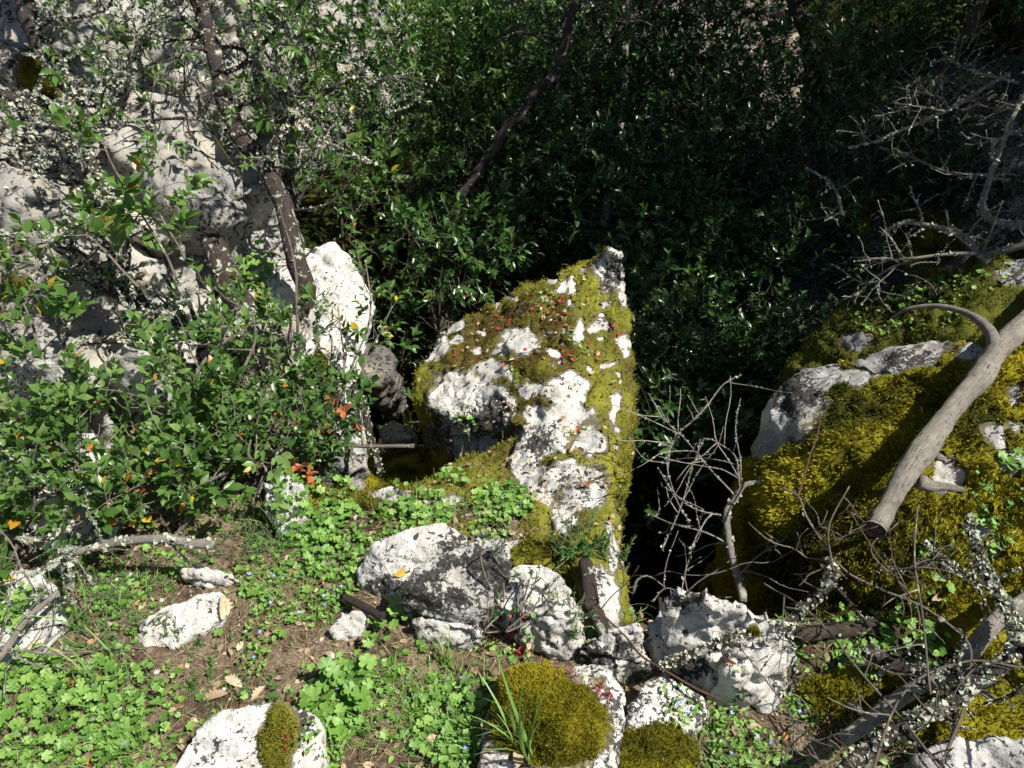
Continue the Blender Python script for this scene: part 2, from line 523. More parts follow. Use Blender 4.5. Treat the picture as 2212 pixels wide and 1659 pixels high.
# ------------------------------------------------------------------ moss
def ell(px, py, spec):
    """0..1 field of ellipses (cx, cy, rx, ry[, angle]) at picture positions"""
    f = np.full(px.shape, -1.0)
    q = np.stack([px * 0.03, py * 0.03, 0 * px], -1)
    px = px + 11 * vn(q) + 5 * vn(q * 3.1)
    py = py + 11 * vn(q + 31) + 5 * vn(q * 3.1 + 31)
    for e in spec:
        a = math.radians(e[4]) if len(e) > 4 else 0
        dx, dy = px - e[0], py - e[1]
        x, y = dx * math.cos(a) + dy * math.sin(a), -dx * math.sin(a) + dy * math.cos(a)
        f = np.maximum(f, 1 - np.sqrt((x / e[2]) ** 2 + (y / e[3]) ** 2))
    return f
def sample(V, F, w, n):
    """n random points on quads/tris with vertex weight w"""
    a, b, c = V[F[:, 0]], V[F[:, 1]], V[F[:, 2]]
    d = V[F[:, -1]]
    area = 0.5 * np.linalg.norm(np.cross(c - a, d - b), axis=1) if F.shape[1] == 4 else 0.5 * np.linalg.norm(np.cross(b - a, c - a), axis=1)
    fw = area * w[F].mean(1)
    if fw.sum() <= 0:
        return np.zeros((0, 3)), np.zeros((0, 3)), np.zeros(0, int)
    idx = rng.choice(len(F), n, p=fw / fw.sum())
    u, v = rng.random(n)[:, None], rng.random(n)[:, None]
    Q = V[F[idx]]
    P = (Q[:, 0] * (1 - u) + Q[:, 1] * u) * (1 - v) + (Q[:, -1] * (1 - u) + Q[:, -2] * u) * v
    return P, None, idx
def tufts(buf, P, N, tint, size=0.010, blades=3, spread=0.7, lean=None):
    n = len(P)
    for k in range(blades):
        d = norm(N + rng.normal(0, spread, (n, 3)) * 0.7 + np.array([0, 0, 0.35]))
        if lean is not None:
            d = norm(d + lean)
        s = norm(np.cross(d, rng.normal(0, 1, (n, 3))))
        L = size * (0.5 + rng.random(n)[:, None])
        w = size * 0.20
        q = P + rng.normal(0, size * 0.35, (n, 3))
        V = np.stack([q - s * w, q + s * w, q + d * L + s * w * 0.2, q + d * L * 0.98 - s * w * 0.2], 1)
        F = np.arange(n * 4).reshape(n, 4)
        buf.add(V.reshape(-1, 3), F, np.repeat(np.clip(tint + rng.normal(0, 0.21, n), 0, 1), 4))
def moss_shell(V, F, N, mask, mat, parent, thick=0.018, ntuft=6000, size=0.010, tintfreq=7, lean=None, blades=3, name='moss'):
    keep = (mask[F] > 0.12).all(1)
    if not keep.any():
        return None
    used = np.unique(F[keep])
    mp = -np.ones(len(V), dtype=int)
    mp[used] = np.arange(len(used))
    F2 = mp[F[keep]]
    v, n, mk = V[used], N[used], mask[used]
    bum = 0.55 + 0.45 * np.abs(fbm(v * 24, 3)) * 2 + 0.25 * fbm(v * 70, 2)
    big = np.clip(0.45 + 0.75 * (0.5 + 0.9 * fbm(v * 9 + 3, 2)), 0.35, 1.5)
    off = thick * np.clip((mk - 0.12) * 1.3, 0, 1) ** 0.8 * bum * big - 0.002
    v2 = v + n * off[:, None]
    tint = np.clip(0.5 + 0.8 * fbm(v * tintfreq, 3) + 0.5 * fbm(v * 2.2 + 9, 2), 0, 1)
    b = Buf()
    b.add(v2, F2, tint * 0.8)
    if name != 'moss':
        return b.build(name, mat, parent)
    spill = np.clip(mk - 0.15, 0, 0.6) + 0.05
    P, _, idx = sample(v2, F2, spill, ntuft)
    nn = n[F2[idx, 0]]
    tufts(b, P, nn, tint[F2[idx, 0]] + 0.12, size, blades, lean=lean)
    return b.build('moss', mat, parent)

# ------------------------------------------------------------------ rocks
def ring(top, zb=-0.2, shrink=1.0, grow=None):
    """hull points: the given (px,py,z) corners and a copy of them at height zb"""
    T = np.array([G(*p) for p in top])
    c = T.mean(0)
    B = c + (T - c) * shrink
    B[:, 2] = zb
    return np.concatenate([T, B])
def rock(name, hulls, vox, mat, label, cat='rock', amp=0.012, freq=9, crack=0.008, moss=None, bare=None, mossmat='moss',
         dark=None, thick=0.018, ntuft=6000, tsize=0.010, group=None, smooth=2, mossdown=None, warp=0.02, lean=None, strata=0.0, blades=3, fac=0.9):
    V, F = voxel(hulls, vox)
    V = laplace(V, F, smooth, 0.6)
    sd = random.random() * 30
    V = V + warp * np.stack([fbm(V * 3 + sd + k * 9, 2) for k in range(3)], -1)
    N = vnormals(V, F)
    q = V + sd
    d = amp * fbm(q * freq, 4) * 1.3 + amp * 0.7 * (0.5 - np.abs(fbm(q * freq * 1.9 + 5, 3)) * 2)
    cr = np.abs(fbm(q * freq * 0.35 + 40, 2))
    d -= crack * np.exp(-(cr / 0.022) ** 2)
    cr = np.abs(fbm(q * freq * 0.8 + 80, 3))
    d -= crack * 0.6 * np.exp(-(cr / 0.03) ** 2)
    if strata:
        s = q[:, 2] * 14 + fbm(q * 4, 2) * 1.2
        d += strata * (np.abs((s % 1) - 0.5) * 2) ** 0.5
    d += amp * 0.28 * fbm(q * freq * 5, 2)
    wq = q + 0.03 * np.stack([vn(q * 9 + k * 7) for k in range(3)], -1)
    d += amp * fac * (facets(wq, freq * 0.9) + 0.5 * facets(wq + 3.3, freq * 2.1))
    V = V + N * d[:, None]
    N = vnormals(V, F)
    px, py, _ = proj(V)
    nz = 0.22 * fbm(V * 26, 3) + 0.16 * fbm(V * 70, 2)
    dk = np.clip(ell(px, py, dark) * 1.6, 0, 1) if dark else np.zeros(len(V))
    mask = None
    if moss == 'all':
        mask = np.full(len(V), 0.55) + nz
    elif moss:
        mask = ell(px, py, moss) * 1.6 + nz + 0.10
    if mask is not None:
        if bare:
            bf = ell(px, py, bare)
            mask = np.minimum(mask, 0.28 - bf * 1.5 + nz * 1.1)
        if mossdown is not None:                   # moss only where the surface faces up enough
            mask = np.minimum(mask, (N[:, 2] - mossdown) * 4 + nz)
    stain = np.zeros(len(V)) if mask is None else np.clip(0.42 + mask * 1.0, 0, 0.75) * (mask > -0.9)
    o = mesh(name, V, F, M[mat], attrs={'dark': dk, 'stain': stain}, label=label, cat=cat, group=group)
    solid(V, F)
    if mask is not None:
        moss_shell(V, F, N, np.clip(mask, 0, 1), M[mossmat], o, thick, ntuft, tsize, lean=lean, blades=blades)
    return o, V, F, N
# ------------------------------------------------------------------ the boulders
def pts(*a):
    return np.array([G(*p) for p in a])
def deep(P, dz, shrink=0.9, shift=(0, 0)):
    c = P.mean(0)
    Q = c + (P - c) * shrink
    Q[:, 2] = dz
    Q[:, 0] += shift[0]
    Q[:, 1] += shift[1]
    return Q
# the tall mossy boulder standing in the hollow
top = pts((892, 800, -.08), (905, 850, -.10), (960, 905, -.09), (1100, 928, -.04), (1250, 960, -.02), (1338, 950, -.03), (1384, 790, .03), (1376, 840, .0), (1352, 890, -.02),
          (1358, 700, .10), (1345, 630, .16), (1200, 600, .16), (1120, 640, .10), (1060, 645, .07), (1000, 665, .02), (940, 720, -.04), (1180, 790, .11), (1250, 700, .17), (1110, 730, .10))
h1 = np.concatenate([top, deep(top, -0.5, 1.0, (0.03, 0.05)), deep(top, -2.2, 0.80, (0.0, 0.15))])
t2 = pts((1270, 585, .18), (1290, 548, .24), (1310, 541, .28), (1338, 552, .27), (1350, 590, .25), (1352, 650, .18), (1322, 640, .15), (1290, 610, .17))
h2 = np.concatenate([t2, deep(t2, -.4, 1.1, (0, .05))])
t2b = pts((1215, 590, .16), (1275, 560, .20), (1330, 600, .22), (1345, 690, .15), (1230, 650, .15))
h2b = np.concatenate([t2b, deep(t2b, -.4, 1.0, (0, .05))])
t3 = pts((1112, 930, .0), (1190, 915, .05), (1235, 960, .03), (1215, 985, .03), (1160, 1000, .0), (1085, 1000, -.03))
h3 = np.concatenate([t3, deep(t3, -1.0, 1.0)])
t4 = pts((1085, 1000, -.02), (1160, 985, .02), (1310, 1000, .06), (1346, 1020, .0), (1318, 1090, .0), (1290, 1110, .01), (1215, 1140, .0), (1150, 1085, .0), (1075, 1030, -.03))
h4 = np.concatenate([t4, deep(t4, -1.4, 1.0)])
t5 = pts((1200, 1125, .01), (1300, 1090, .02), (1322, 1090, .0), (1328, 1190, .02), (1330, 1260, .02), (1366, 1345, .0), (1305, 1350, .03), (1270, 1270, .05), (1255, 1200, .04))
h5 = np.concatenate([t5, deep(t5, -1.4, 1.0)])
t6 = pts((1100, 880, -.02), (1335, 880, .02), (1322, 1010, -.01), (1180, 985, .0), (1105, 930, -.03))
h6 = np.concatenate([t6, deep(t6, -1.4, 1.0)])
bare = [(1020, 855, 90, 50, 20), (960, 870, 45, 30, 50), (1060, 800, 35, 25), (1075, 890, 40, 40), (1128, 735, 42, 28), (1225, 842, 48, 36), (1235, 895, 48, 34), (1165, 950, 66, 36, -8), (1278, 952, 32, 34, 45),
        (1170, 905, 40, 25), (1150, 838, 35, 20), (1130, 1005, 60, 34, 15), (1170, 1050, 46, 44, 20), (1262, 1055, 50, 56, 10), (1215, 1020, 45, 25), (1215, 1120, 30, 38), (1326, 888, 13, 42), (1252, 708, 15, 32), (1298, 708, 24, 18), (943, 750, 42, 26, -35), (985, 700, 25, 12, -35),
        (1325, 585, 46, 52), (1345, 635, 14, 36), (1262, 585, 12, 8), (1040, 720, 18, 8), (1346, 750, 11, 24), (1215, 622, 11, 16, 30), (1235, 618, 6, 14, 30), (1186, 600, 12, 9), (1322, 1190, 16, 60), (1315, 1300, 28, 70, -15), (1290, 1250, 12, 30), (1000, 950, 90, 45, 15),
        (1078, 652, 8, 7), (1070, 660, 6, 5), (1125, 672, 8, 5), (1090, 760, 20, 8), (1030, 760, 14, 8), (1195, 770, 20, 12, 30), (1317, 792, 10, 8), (1110, 640, 7, 10)]
bare = [(b_[0], b_[1], b_[2] * (1.12 if b_[2] > 30 else 1), b_[3] * (1.12 if b_[3] > 24 else 1), *b_[4:]) for b_ in bare]
for k in range(46):
    bare.append((960 + 380 * random.random(), 640 + 340 * random.random(), 6 + 6 * random.random(), 4 + 4 * random.random(), 90 * random.random()))
P0, PV, PF, PN = rock('mossy_boulder', [h1, h2, h2b, h3, h4, h5, h6], 0.0095, 'rock_clean',
    'tall pale boulder rising from the dark hollow, topped with olive moss and red seedlings', 'boulder',
    amp=0.014, freq=8, crack=0.014, moss='all', bare=bare, dark=[(1060, 900, 90, 50), (1160, 950, 60, 35), (930, 960, 80, 90), (1325, 590, 60, 60)],
    thick=0.016, ntuft=60000, tsize=0.0075, warp=0.045)

# boulders and slabs along the near rim
zb = -0.15
rock('limestone_slab', [ring([(768, 1240, .03), (800, 1168, .12), (900, 1135, .15), (965, 1128, .15), (1012, 1162, .14), (1010, 1200, .14), (900, 1290, .05), (855, 1288, .04), (780, 1268, .02)], zb)], 0.006, 'rock',
     'flat sunlit limestone slab flecked with grey lichen, tucked behind the black-crusted rock', 'rock', amp=0.006, freq=12, crack=0.005, warp=0.008, dark=[(985, 1185, 45, 45), (830, 1265, 50, 25)])
CR = rock('crusted_rock', [ring([(862, 1262, .14), (905, 1222, .17), (1000, 1175, .20), (1075, 1158, .21), (1100, 1178, .20), (1102, 1205, .18), (1085, 1240, .14), (1060, 1310, .08), (1030, 1340, .045), (960, 1338, .04), (890, 1325, .05), (868, 1300, .08)], zb, 0.9)], 0.0055, 'rock_crust',
     'angular rock whose tilted face is crusted with black lichen', 'rock', amp=0.007, freq=12, crack=0.004, warp=0.006,
     dark=[(905, 1285, 60, 55), (1045, 1225, 55, 45, -30), (960, 1225, 110, 18, -28), (1075, 1240, 25, 50), (985, 1290, 30, 30)])
rock('limestone_lump', [ring([(890, 1335, .05), (960, 1345, .055), (1030, 1345, .05), (1058, 1365, .03), (1000, 1385, .0), (950, 1392, -.01), (900, 1378, .0)], zb, 0.8)], 0.0055, 'rock',
     'low white stone wedged under the black-crusted rock', 'rock', amp=0.009, freq=16, warp=0.006)
rock('limestone_lump', [ring([(1075, 1250, .10), (1120, 1216, .13), (1165, 1212, .14), (1215, 1235, .13), (1240, 1275, .10), (1220, 1300, .08), (1120, 1330, .06), (1070, 1310, .06)], zb)], 0.006, 'rock',
     'rounded white rock half hidden by a sprawling green stonecrop', 'rock', amp=0.009, freq=11, warp=0.01)
rock('limestone_lump', [ring([(1120, 1330, .08), (1185, 1305, .12), (1245, 1285, .12), (1266, 1320, .10), (1258, 1365, .05), (1235, 1415, .0), (1205, 1415, .0), (1165, 1380, .02), (1115, 1370, .02)], zb)], 0.006, 'rock',
     'craggy white rock directly left of the dark stump', 'rock', amp=0.012, freq=14, warp=0.012)
rock('grey_rock', [ring([(1250, 1405, .03), (1300, 1360, .10), (1350, 1342, .13), (1385, 1345, .13), (1402, 1395, .08), (1412, 1440, .02), (1375, 1485, -.02), (1300, 1460, .0), (1255, 1425, .0)], zb)], 0.006, 'rock_spot',
     'grey wedge of rock between the dark stump and the big whitish boulder', 'rock', amp=0.008, freq=11, warp=0.01, dark=[(1290, 1425, 50, 30), (1370, 1450, 40, 40), (1345, 1400, 20, 15)])
rock('fissured_boulder', [ring([(1440, 1282, .22), (1468, 1272, .24), (1520, 1285, .25), (1600, 1308, .24), (1660, 1330, .22), (1705, 1372, .17), (1716, 1420, .10), (1700, 1490, .02), (1662, 1532, -.02), (1600, 1520, .0), (1540, 1488, .03), (1490, 1450, .05), (1440, 1400, .08), (1430, 1330, .16)], zb, 0.92),
     ring([(1560, 1400, .20), (1650, 1380, .20), (1700, 1430, .12), (1660, 1510, .04), (1600, 1500, .05), (1570, 1450, .12)], zb)], 0.0065, 'rock',
     'big angular whitish boulder with black patches, a lichened stick lying across it', 'boulder', amp=0.008, freq=8, crack=0.016, warp=0.008, strata=0.003, fac=2.6,
     moss=[(1629, 1364, 15, 13)], thick=0.012, ntuft=500, tsize=0.006, mossmat='moss_gold', dark=[(1500, 1440, 55, 30, 20), (1500, 1290, 70, 20), (1600, 1500, 30, 20), (1480, 1370, 12, 20), (1600, 1425, 25, 15)])
rock('grey_rock', [ring([(1403, 1345, .10), (1425, 1318, .12), (1448, 1300, .12), (1452, 1380, .08), (1430, 1420, .04), (1408, 1390, .05)], zb)], 0.006, 'rock_grey',
     'narrow grey stone leaning on the left side of the big fissured boulder', 'rock', amp=0.007, freq=12, warp=0.008)
rock('moss_capped_rock', [ring([(1040, 1620, .06), (1060, 1590, .07), (1055, 1540, .06), (1085, 1470, .08), (1150, 1440, .09), (1240, 1440, .10), (1310, 1448, .11), (1345, 1485, .10), (1352, 1540, .09), (1340, 1640, .07), (1320, 1730, .03), (1100, 1760, .0), (1040, 1700, .02), (1180, 1540, .15), (1120, 1500, .13), (1250, 1520, .14), (1220, 1600, .13)], zb)], 0.006, 'rock_spot',
     'squarish spotted rock capped by a thick round yellow-green moss cushion', 'rock', amp=0.008, freq=9, warp=0.02,
     moss=[(1178, 1548, 134, 116, 15), (1130, 1490, 66, 56), (1235, 1600, 64, 60)], thick=0.021, ntuft=17000, tsize=0.0055, mossmat='moss_gold')
rock('grey_rock', [ring([(1355, 1592, .03), (1362, 1530, .07), (1400, 1470, .09), (1425, 1460, .09), (1470, 1468, .08), (1530, 1505, .05), (1548, 1545, .02), (1500, 1580, .03), (1400, 1620, .0)], zb)], 0.006, 'rock_spot',
     'triangular spotted grey rock between the moss-capped rock and the big fissured boulder', 'rock', amp=0.006, freq=10, warp=0.008)
rock('mossy_rock', [ring([(1350, 1640, .03), (1372, 1590, .05), (1430, 1568, .06), (1480, 1575, .05), (1510, 1620, .03), (1500, 1700, .0), (1380, 1740, .0)], zb)], 0.007, 'rock_spot',
     'low stone under a golden moss cushion at the bottom edge, below the triangular grey rock', 'rock', amp=0.006, freq=10, moss='all', thick=0.02, ntuft=6000, tsize=0.0065, mossmat='moss_gold')
rock('limestone_lump', [ring([(372, 1670, .03), (400, 1612, .06), (445, 1555, .08), (500, 1522, .10), (560, 1510, .11), (620, 1512, .11), (665, 1530, .10), (692, 1558, .08), (694, 1620, .07), (680, 1720, .03), (380, 1760, .0)], zb)], 0.0055, 'rock_clean',
     'broad white rock at the bottom edge with one brown-green moss patch', 'rock', amp=0.008, freq=10, warp=0.01,
     moss=[(602, 1590, 44, 75, 8), (598, 1640, 42, 60)], thick=0.018, ntuft=5000, tsize=0.006, mossmat='moss', dark=[(660, 1550, 25, 40)])
rock('outcrop', [ring([(280, 1375, .0), (312, 1335, .04), (345, 1310, .05), (400, 1308, .05), (440, 1290, .05), (478, 1275, .05), (492, 1300, .05), (488, 1335, .04), (440, 1345, .04), (380, 1365, .03), (370, 1395, .01), (310, 1400, .0)], zb)], 0.006, 'rock_clean',
     'low bright outcrop poking through the brown soil beside an oak leaf', 'rock', amp=0.008, freq=11, warp=0.008)
rock('outcrop', [ring([(385, 1222, .03), (440, 1240, .05), (500, 1232, .05), (518, 1255, .04), (500, 1270, .02), (430, 1262, .02), (390, 1245, .02)], zb)], 0.006, 'rock_clean',
     'narrow white ledge of rock just above the low bright outcrop', 'rock', amp=0.008, freq=14, warp=0.008)
rock('outcrop', [ring([(-60, 1240, .06), (60, 1215, .07), (125, 1250, .06), (140, 1330, .04), (110, 1410, .0), (20, 1440, .0), (-80, 1440, .0)], zb)], 0.007, 'rock',
     'pale grey rock at the left edge behind a leaning dry stalk', 'rock', amp=0.010, freq=9)
rock('outcrop', [ring([(20, 1150, .05), (60, 1080, .13), (130, 1020, .17), (200, 1015, .17), (240, 1060, .14), (235, 1130, .06), (120, 1175, .02), (40, 1175, .02)], zb)], 0.008, 'rock',
     'white rock speckled with leaf shadows below the left bush', 'rock', amp=0.012, freq=8)
rock('outcrop', [ring([(565, 1040, .10), (610, 1018, .12), (650, 1040, .12), (655, 1090, .08), (635, 1150, .03), (600, 1165, .01), (580, 1100, .05)], zb)], 0.007, 'rock_clean',
     'narrow white rock standing between the bush and the bright green cranesbill', 'rock', amp=0.012, freq=10)
rock('outcrop', [ring([(705, 1360, .02), (735, 1318, .05), (790, 1312, .05), (800, 1335, .03), (770, 1375, .01), (725, 1385, .0)], zb)], 0.006, 'rock',
     'small white stone left of the rock with the black crust', 'rock', amp=0.007, freq=12)
rock('outcrop', [ring([(690, 1440, .02), (720, 1425, .03), (748, 1440, .03), (745, 1475, .01), (700, 1480, .01)], zb)], 0.006, 'rock_clean',
     'little white stone showing between cranesbill leaves near the bottom', 'rock', amp=0.006, freq=12)
rock('outcrop', [ring([(780, 1270 - 200, .04), (840, 1050, .05), (890, 1060, .04), (880, 1085, .0), (800, 1095, .0)], zb)], 0.007, 'rock',
     'pale stone on the lip of the hollow beside golden moss', 'rock', amp=0.008, freq=10, moss=[(770, 1085, 60, 30)], mossmat='moss', ntuft=1500, tsize=0.008)
rock('mossy_rock', [ring([(560, 1090, .0), (660, 1050, .06), (760, 1040, .06), (800, 1080, .02), (760, 1120, -.02), (600, 1120, -.02)], zb)], 0.008, 'rock',
     'low stone under brownish moss at the edge of the dark hollow, behind the bright cranesbill', 'rock', amp=0.008, freq=10, moss='all', mossmat='moss', ntuft=5000, tsize=0.009)
# mossy slope tying the rim to the tall boulder
sl = ring([(800, 1110, -.02), (900, 1050, -.05), (990, 1010, -.08), (1060, 960, -.10), (1110, 940, -.06), (1150, 1060, -.04), (1230, 1150, -.03), (1270, 1240, -.02), (1180, 1230, .02), (1000, 1130, .0), (850, 1140, .0)], -1.2, 0.97)
rock('mossy_ledge', [sl], 0.0095, 'rock', 'mossy brown ledge joining the near rim to the tall boulder, grown with cranesbill', 'ledge', amp=0.012, freq=8, moss='all',
     bare=[(950, 1100, 60, 30), (1100, 1090, 30, 40), (1080, 1160, 60, 30), (1180, 1190, 30, 20)], mossmat='moss', ntuft=16000, tsize=0.009)
rock('mossy_mound', [ring([(1110, 1195, .03), (1150, 1165, .05), (1215, 1165, .06), (1250, 1200, .05), (1255, 1260, .02), (1200, 1280, .0), (1130, 1225, .01)], zb)], 0.008, 'rock',
     'brown moss hummock above the stonecrop rock, below the tall boulder', 'mound', amp=0.008, freq=10, moss='all', mossmat='moss', thick=0.022, ntuft=7000, tsize=0.009)

# the big golden-mossed boulder on the right
tr = pts((1612, 970, .10), (1645, 880, .20), (1700, 805, .27), (1765, 785, .29), (1830, 800, .31), (1900, 790, .36), (1965, 765, .40), (2120, 745, .46), (2400, 780, .5),
         (1740, 930, .30), (1900, 980, .36), (2100, 1000, .38), (2400, 1050, .36), (2350, 1330, .05), (2100, 1310, .05), (1950, 1270, .10), (1790, 1240, .12), (1680, 1130, .17), (1640, 1060, .14))
hr = np.concatenate([tr, deep(tr, -.3, 1.0), deep(tr, -1.6, 0.95)])
tr2 = pts((1830, 790, .33), (1870, 755, .36), (1960, 722, .42), (2020, 722, .44), (2110, 745, .46), (2115, 800, .42), (1900, 850, .36))
hr2 = np.concatenate([tr2, deep(tr2, .0, 1.0)])
tr3 = pts((1610, 1000, .05), (1700, 1010, .18), (1770, 1210, .08), (1740, 1330, -.12), (1650, 1300, -.45), (1600, 1150, -.5))
hr3 = np.concatenate([tr3, deep(tr3, -1.6, 1.0)])
R0, RV, RF, RN = rock('mossy_boulder', [hr, hr2, hr3], 0.010, 'rock_grey',
    'huge boulder under thick golden-green moss, a dead limb lying over it', 'boulder', amp=0.013, freq=7, warp=0.035, moss='all',
    bare=[(1700, 875, 82, 95, 30), (1660, 950, 50, 40), (1770, 815, 70, 35), (1950, 760, 125, 55, -12), (1840, 815, 50, 20), (2120, 760, 60, 25), (2050, 1025, 36, 40), (2190, 1000, 30, 30), (2195, 860, 20, 25), (2120, 1120, 22, 40), (2150, 1190, 20, 22), (2150, 940, 18, 28), (2195, 920, 14, 14)],
    mossmat='moss_gold', thick=0.036, ntuft=85000, tsize=0.0115, lean=np.array([-.35, -.35, -.25]), dark=[(1720, 860, 60, 70), (1960, 780, 80, 40)])
# mossy shelf below it, along the right side of the foreground
def shelf(label, top_, n, zb_=-.3, mm='moss_gold'):
    return rock('mossy_rock', [ring(top_, zb_)], 0.009, 'rock_grey', label, 'rock', amp=0.012, freq=8, moss='all', mossmat=mm, thick=0.025, ntuft=n, tsize=0.010)
shelf('moss-covered block under the thick branches, right of the fissured boulder', [(1760, 1300, .0), (1850, 1240, .05), (1990, 1260, .06), (2020, 1330, .03), (1900, 1380, .0), (1800, 1370, -.02)], 12000)
shelf('mossy stone at the right edge, under the forked lichened branch', [(2030, 1250, .08), (2150, 1210, .12), (2320, 1220, .15), (2330, 1400, .05), (2100, 1420, .04), (2020, 1350, .03)], 12000)
shelf('dull mossy stone below the dark fallen log, in the bottom right', [(1740, 1480, -.02), (1850, 1450, .02), (1980, 1460, .02), (2000, 1560, .0), (1880, 1620, -.03), (1760, 1570, -.04)], 9000)
shelf('mossy stone in the bottom right corner behind grey branches', [(2020, 1500, .03), (2200, 1430, .06), (2350, 1480, .06), (2350, 1700, .0), (2100, 1720, -.02), (2000, 1620, -.02)], 9000)
rock('grey_rock', [ring([(1960, 1620, .05), (2050, 1580, .08), (2200, 1600, .08), (2260, 1700, .05), (2000, 1740, .02)], -.2)], 0.007, 'rock_grey',
     'bluish grey rock in the bottom right corner under the thickest lichened branch', 'rock', amp=0.012, freq=9)

# the cliff on the left
def Wp(*a):
    return np.array([W(*p) for p in a])
def blockhull(front, back=1.2, drop=0.6):
    F_ = Wp(*front)
    away = np.array([-.55 * back, back * .8, -drop])
    return np.concatenate([F_, F_ + away, F_ + np.array([0, .15, -drop])])
cl = [blockhull([(-700, 400, 3.2), (150, 370, 3.5), (420, 300, 3.8), (560, 330, 3.8), (610, 480, 3.5), (560, 640, 3.2), (560, 900, 2.75), (300, 960, 2.6), (-700, 960, 2.5)], drop=1.2),
      blockhull([(-600, -300, 4.9), (200, -350, 5.2), (560, -250, 5.4), (640, 60, 5.0), (610, 250, 4.5), (560, 400, 4.2), (250, 470, 4.0), (-600, 500, 3.9)]),
      blockhull([(400, 560, 3.3), (520, 540, 3.35), (560, 640, 3.25), (560, 800, 3.1), (420, 800, 3.0)], drop=1.5),
      blockhull([(330, 120, 4.6), (440, 80, 4.6), (520, 190, 4.4), (430, 230, 4.3)]),
      blockhull([(480, -200, 5.9), (800, -250, 6.3), (900, 60, 6.0), (820, 260, 5.5), (640, 300, 5.0)])]
for k in range(26):
    px, py = random.uniform(-250, 600), random.uniform(-150, 760)
    d = 4.35 - py * 0.0020 + random.uniform(-.12, .05) + (px + 0) * 0.0002
    c = W(px, py, d)
    s = random.uniform(.12, .32)
    R = np.linalg.qr(rng.normal(0, 1, (3, 3)))[0]
    box = (np.array([[a, b, e] for a in (-1, 1) for b in (-1, 1) for e in (-1, 1)]) * np.array([s * 1.5, s, s * .7])) @ R.T
    cl.append(c + box)
C0, CV, CF, CN = rock('limestone_cliff', cl, 0.019, 'cliff', 'broken pale limestone cliff dappled with shade behind the lichened trees', 'cliff',
    amp=0.03, freq=4, crack=0.04, warp=0.06, strata=0.012, moss=[(90, 150, 60, 60), (20, 620, 60, 30), (230, 480, 40, 30)], mossmat='moss', thick=.03, ntuft=5000, tsize=.014)
b1 = Wp((515, 640, 3.15), (560, 580, 3.2), (650, 540, 3.2), (720, 530, 3.2), (765, 580, 3.15), (800, 640, 3.1), (790, 730, 3.0), (745, 790, 2.95), (600, 760, 2.9), (530, 700, 2.95))
b2 = Wp((690, 700, 2.95), (792, 690, 3.0), (790, 800, 2.95), (765, 860, 2.9), (735, 880, 2.87), (715, 830, 2.85), (690, 760, 2.88))
LB = rock('leaning_boulder', [np.concatenate([b1, b1 + np.array([-.15, .5, -.3]), b1 + np.array([-.2, .2, -.6])]), np.concatenate([b2, b2 + np.array([-.15, .3, -.1])])], 0.010, 'rock_clean',
     'bright cream boulder at the foot of the cliff, overhanging the hollow, with an ochre stain', 'boulder', amp=0.02, freq=6, crack=0.018, warp=0.03,
     moss=[(680, 790, 26, 34), (545, 735, 40, 16, 20), (700, 830, 15, 40), (560, 625, 14, 8)], mossmat='moss', ntuft=4000, tsize=.009)
b3 = Wp((700, 830, 2.95), (760, 860, 2.95), (800, 880, 3.0), (800, 980, 2.9), (740, 1000, 2.8), (700, 960, 2.75))
rock('shaded_rock', [np.concatenate([b3, b3 + np.array([-.4, .3, -.2]), b3 + np.array([-.2, 0, -.8])])], 0.012, 'rock_grey',
     'dull grey rock in shade beneath the cream boulder, behind a thin lichened stem', 'rock', amp=0.02, freq=6)
b4 = Wp((770, 760, 3.6), (800, 740, 3.7), (845, 760, 3.7), (845, 810, 3.6), (800, 830, 3.5), (770, 800, 3.5))
rock('shaded_rock', [np.concatenate([b4, b4 + np.array([0, .3, -.5])])], 0.014, 'wall', 'rounded rock darkened for shade deep in the gap right of the cream boulder', 'rock', amp=0.02, freq=6)  # dark wall rock puts the shade of the gap into the colour
b5 = Wp((820, 920, 3.5), (840, 895, 3.5), (880, 910, 3.5), (900, 940, 3.4), (880, 960, 3.4), (825, 950, 3.4))
rock('shaded_rock', [np.concatenate([b5, b5 + np.array([0, .2, -.4])])], 0.014, 'rock_grey', 'small dark stone at the bottom of the hollow, left of the tall boulder', 'rock', amp=0.02, freq=6)
b6 = Wp((780, 1000, 3.2), (900, 960, 3.3), (940, 1060, 3.0), (850, 1080, 2.9), (770, 1060, 3.0))
rock('shaded_rock', [np.concatenate([b6, b6 + np.array([0, .3, -.6])])], 0.014, 'rock_grey', 'mossy dark rock on the floor of the hollow beside the thin lichened stem', 'rock', amp=0.02, freq=6, moss='all', mossmat='moss_gold', ntuft=2500, tsize=.012)
def ochre(r, spec, nz_=.35):
    o, V, F, N = r
    px, py, _ = proj(V)
    m = ell(px, py, spec) * 1.4 + nz_ * fbm(V * 60, 3) * (ell(px, py, spec) > -.4)
    moss_shell(V, F, N, np.clip(m, 0, 1), M['ochre'], o, .0035, 0, name='orange_lichen')
ochre(CR, [(1038, 1185, 20, 7, -25), (1062, 1163, 9, 4), (995, 1258, 5, 5)])
ochre(LB, [(690, 575, 20, 12), (725, 590, 10, 8), (660, 620, 8, 8)], .6)
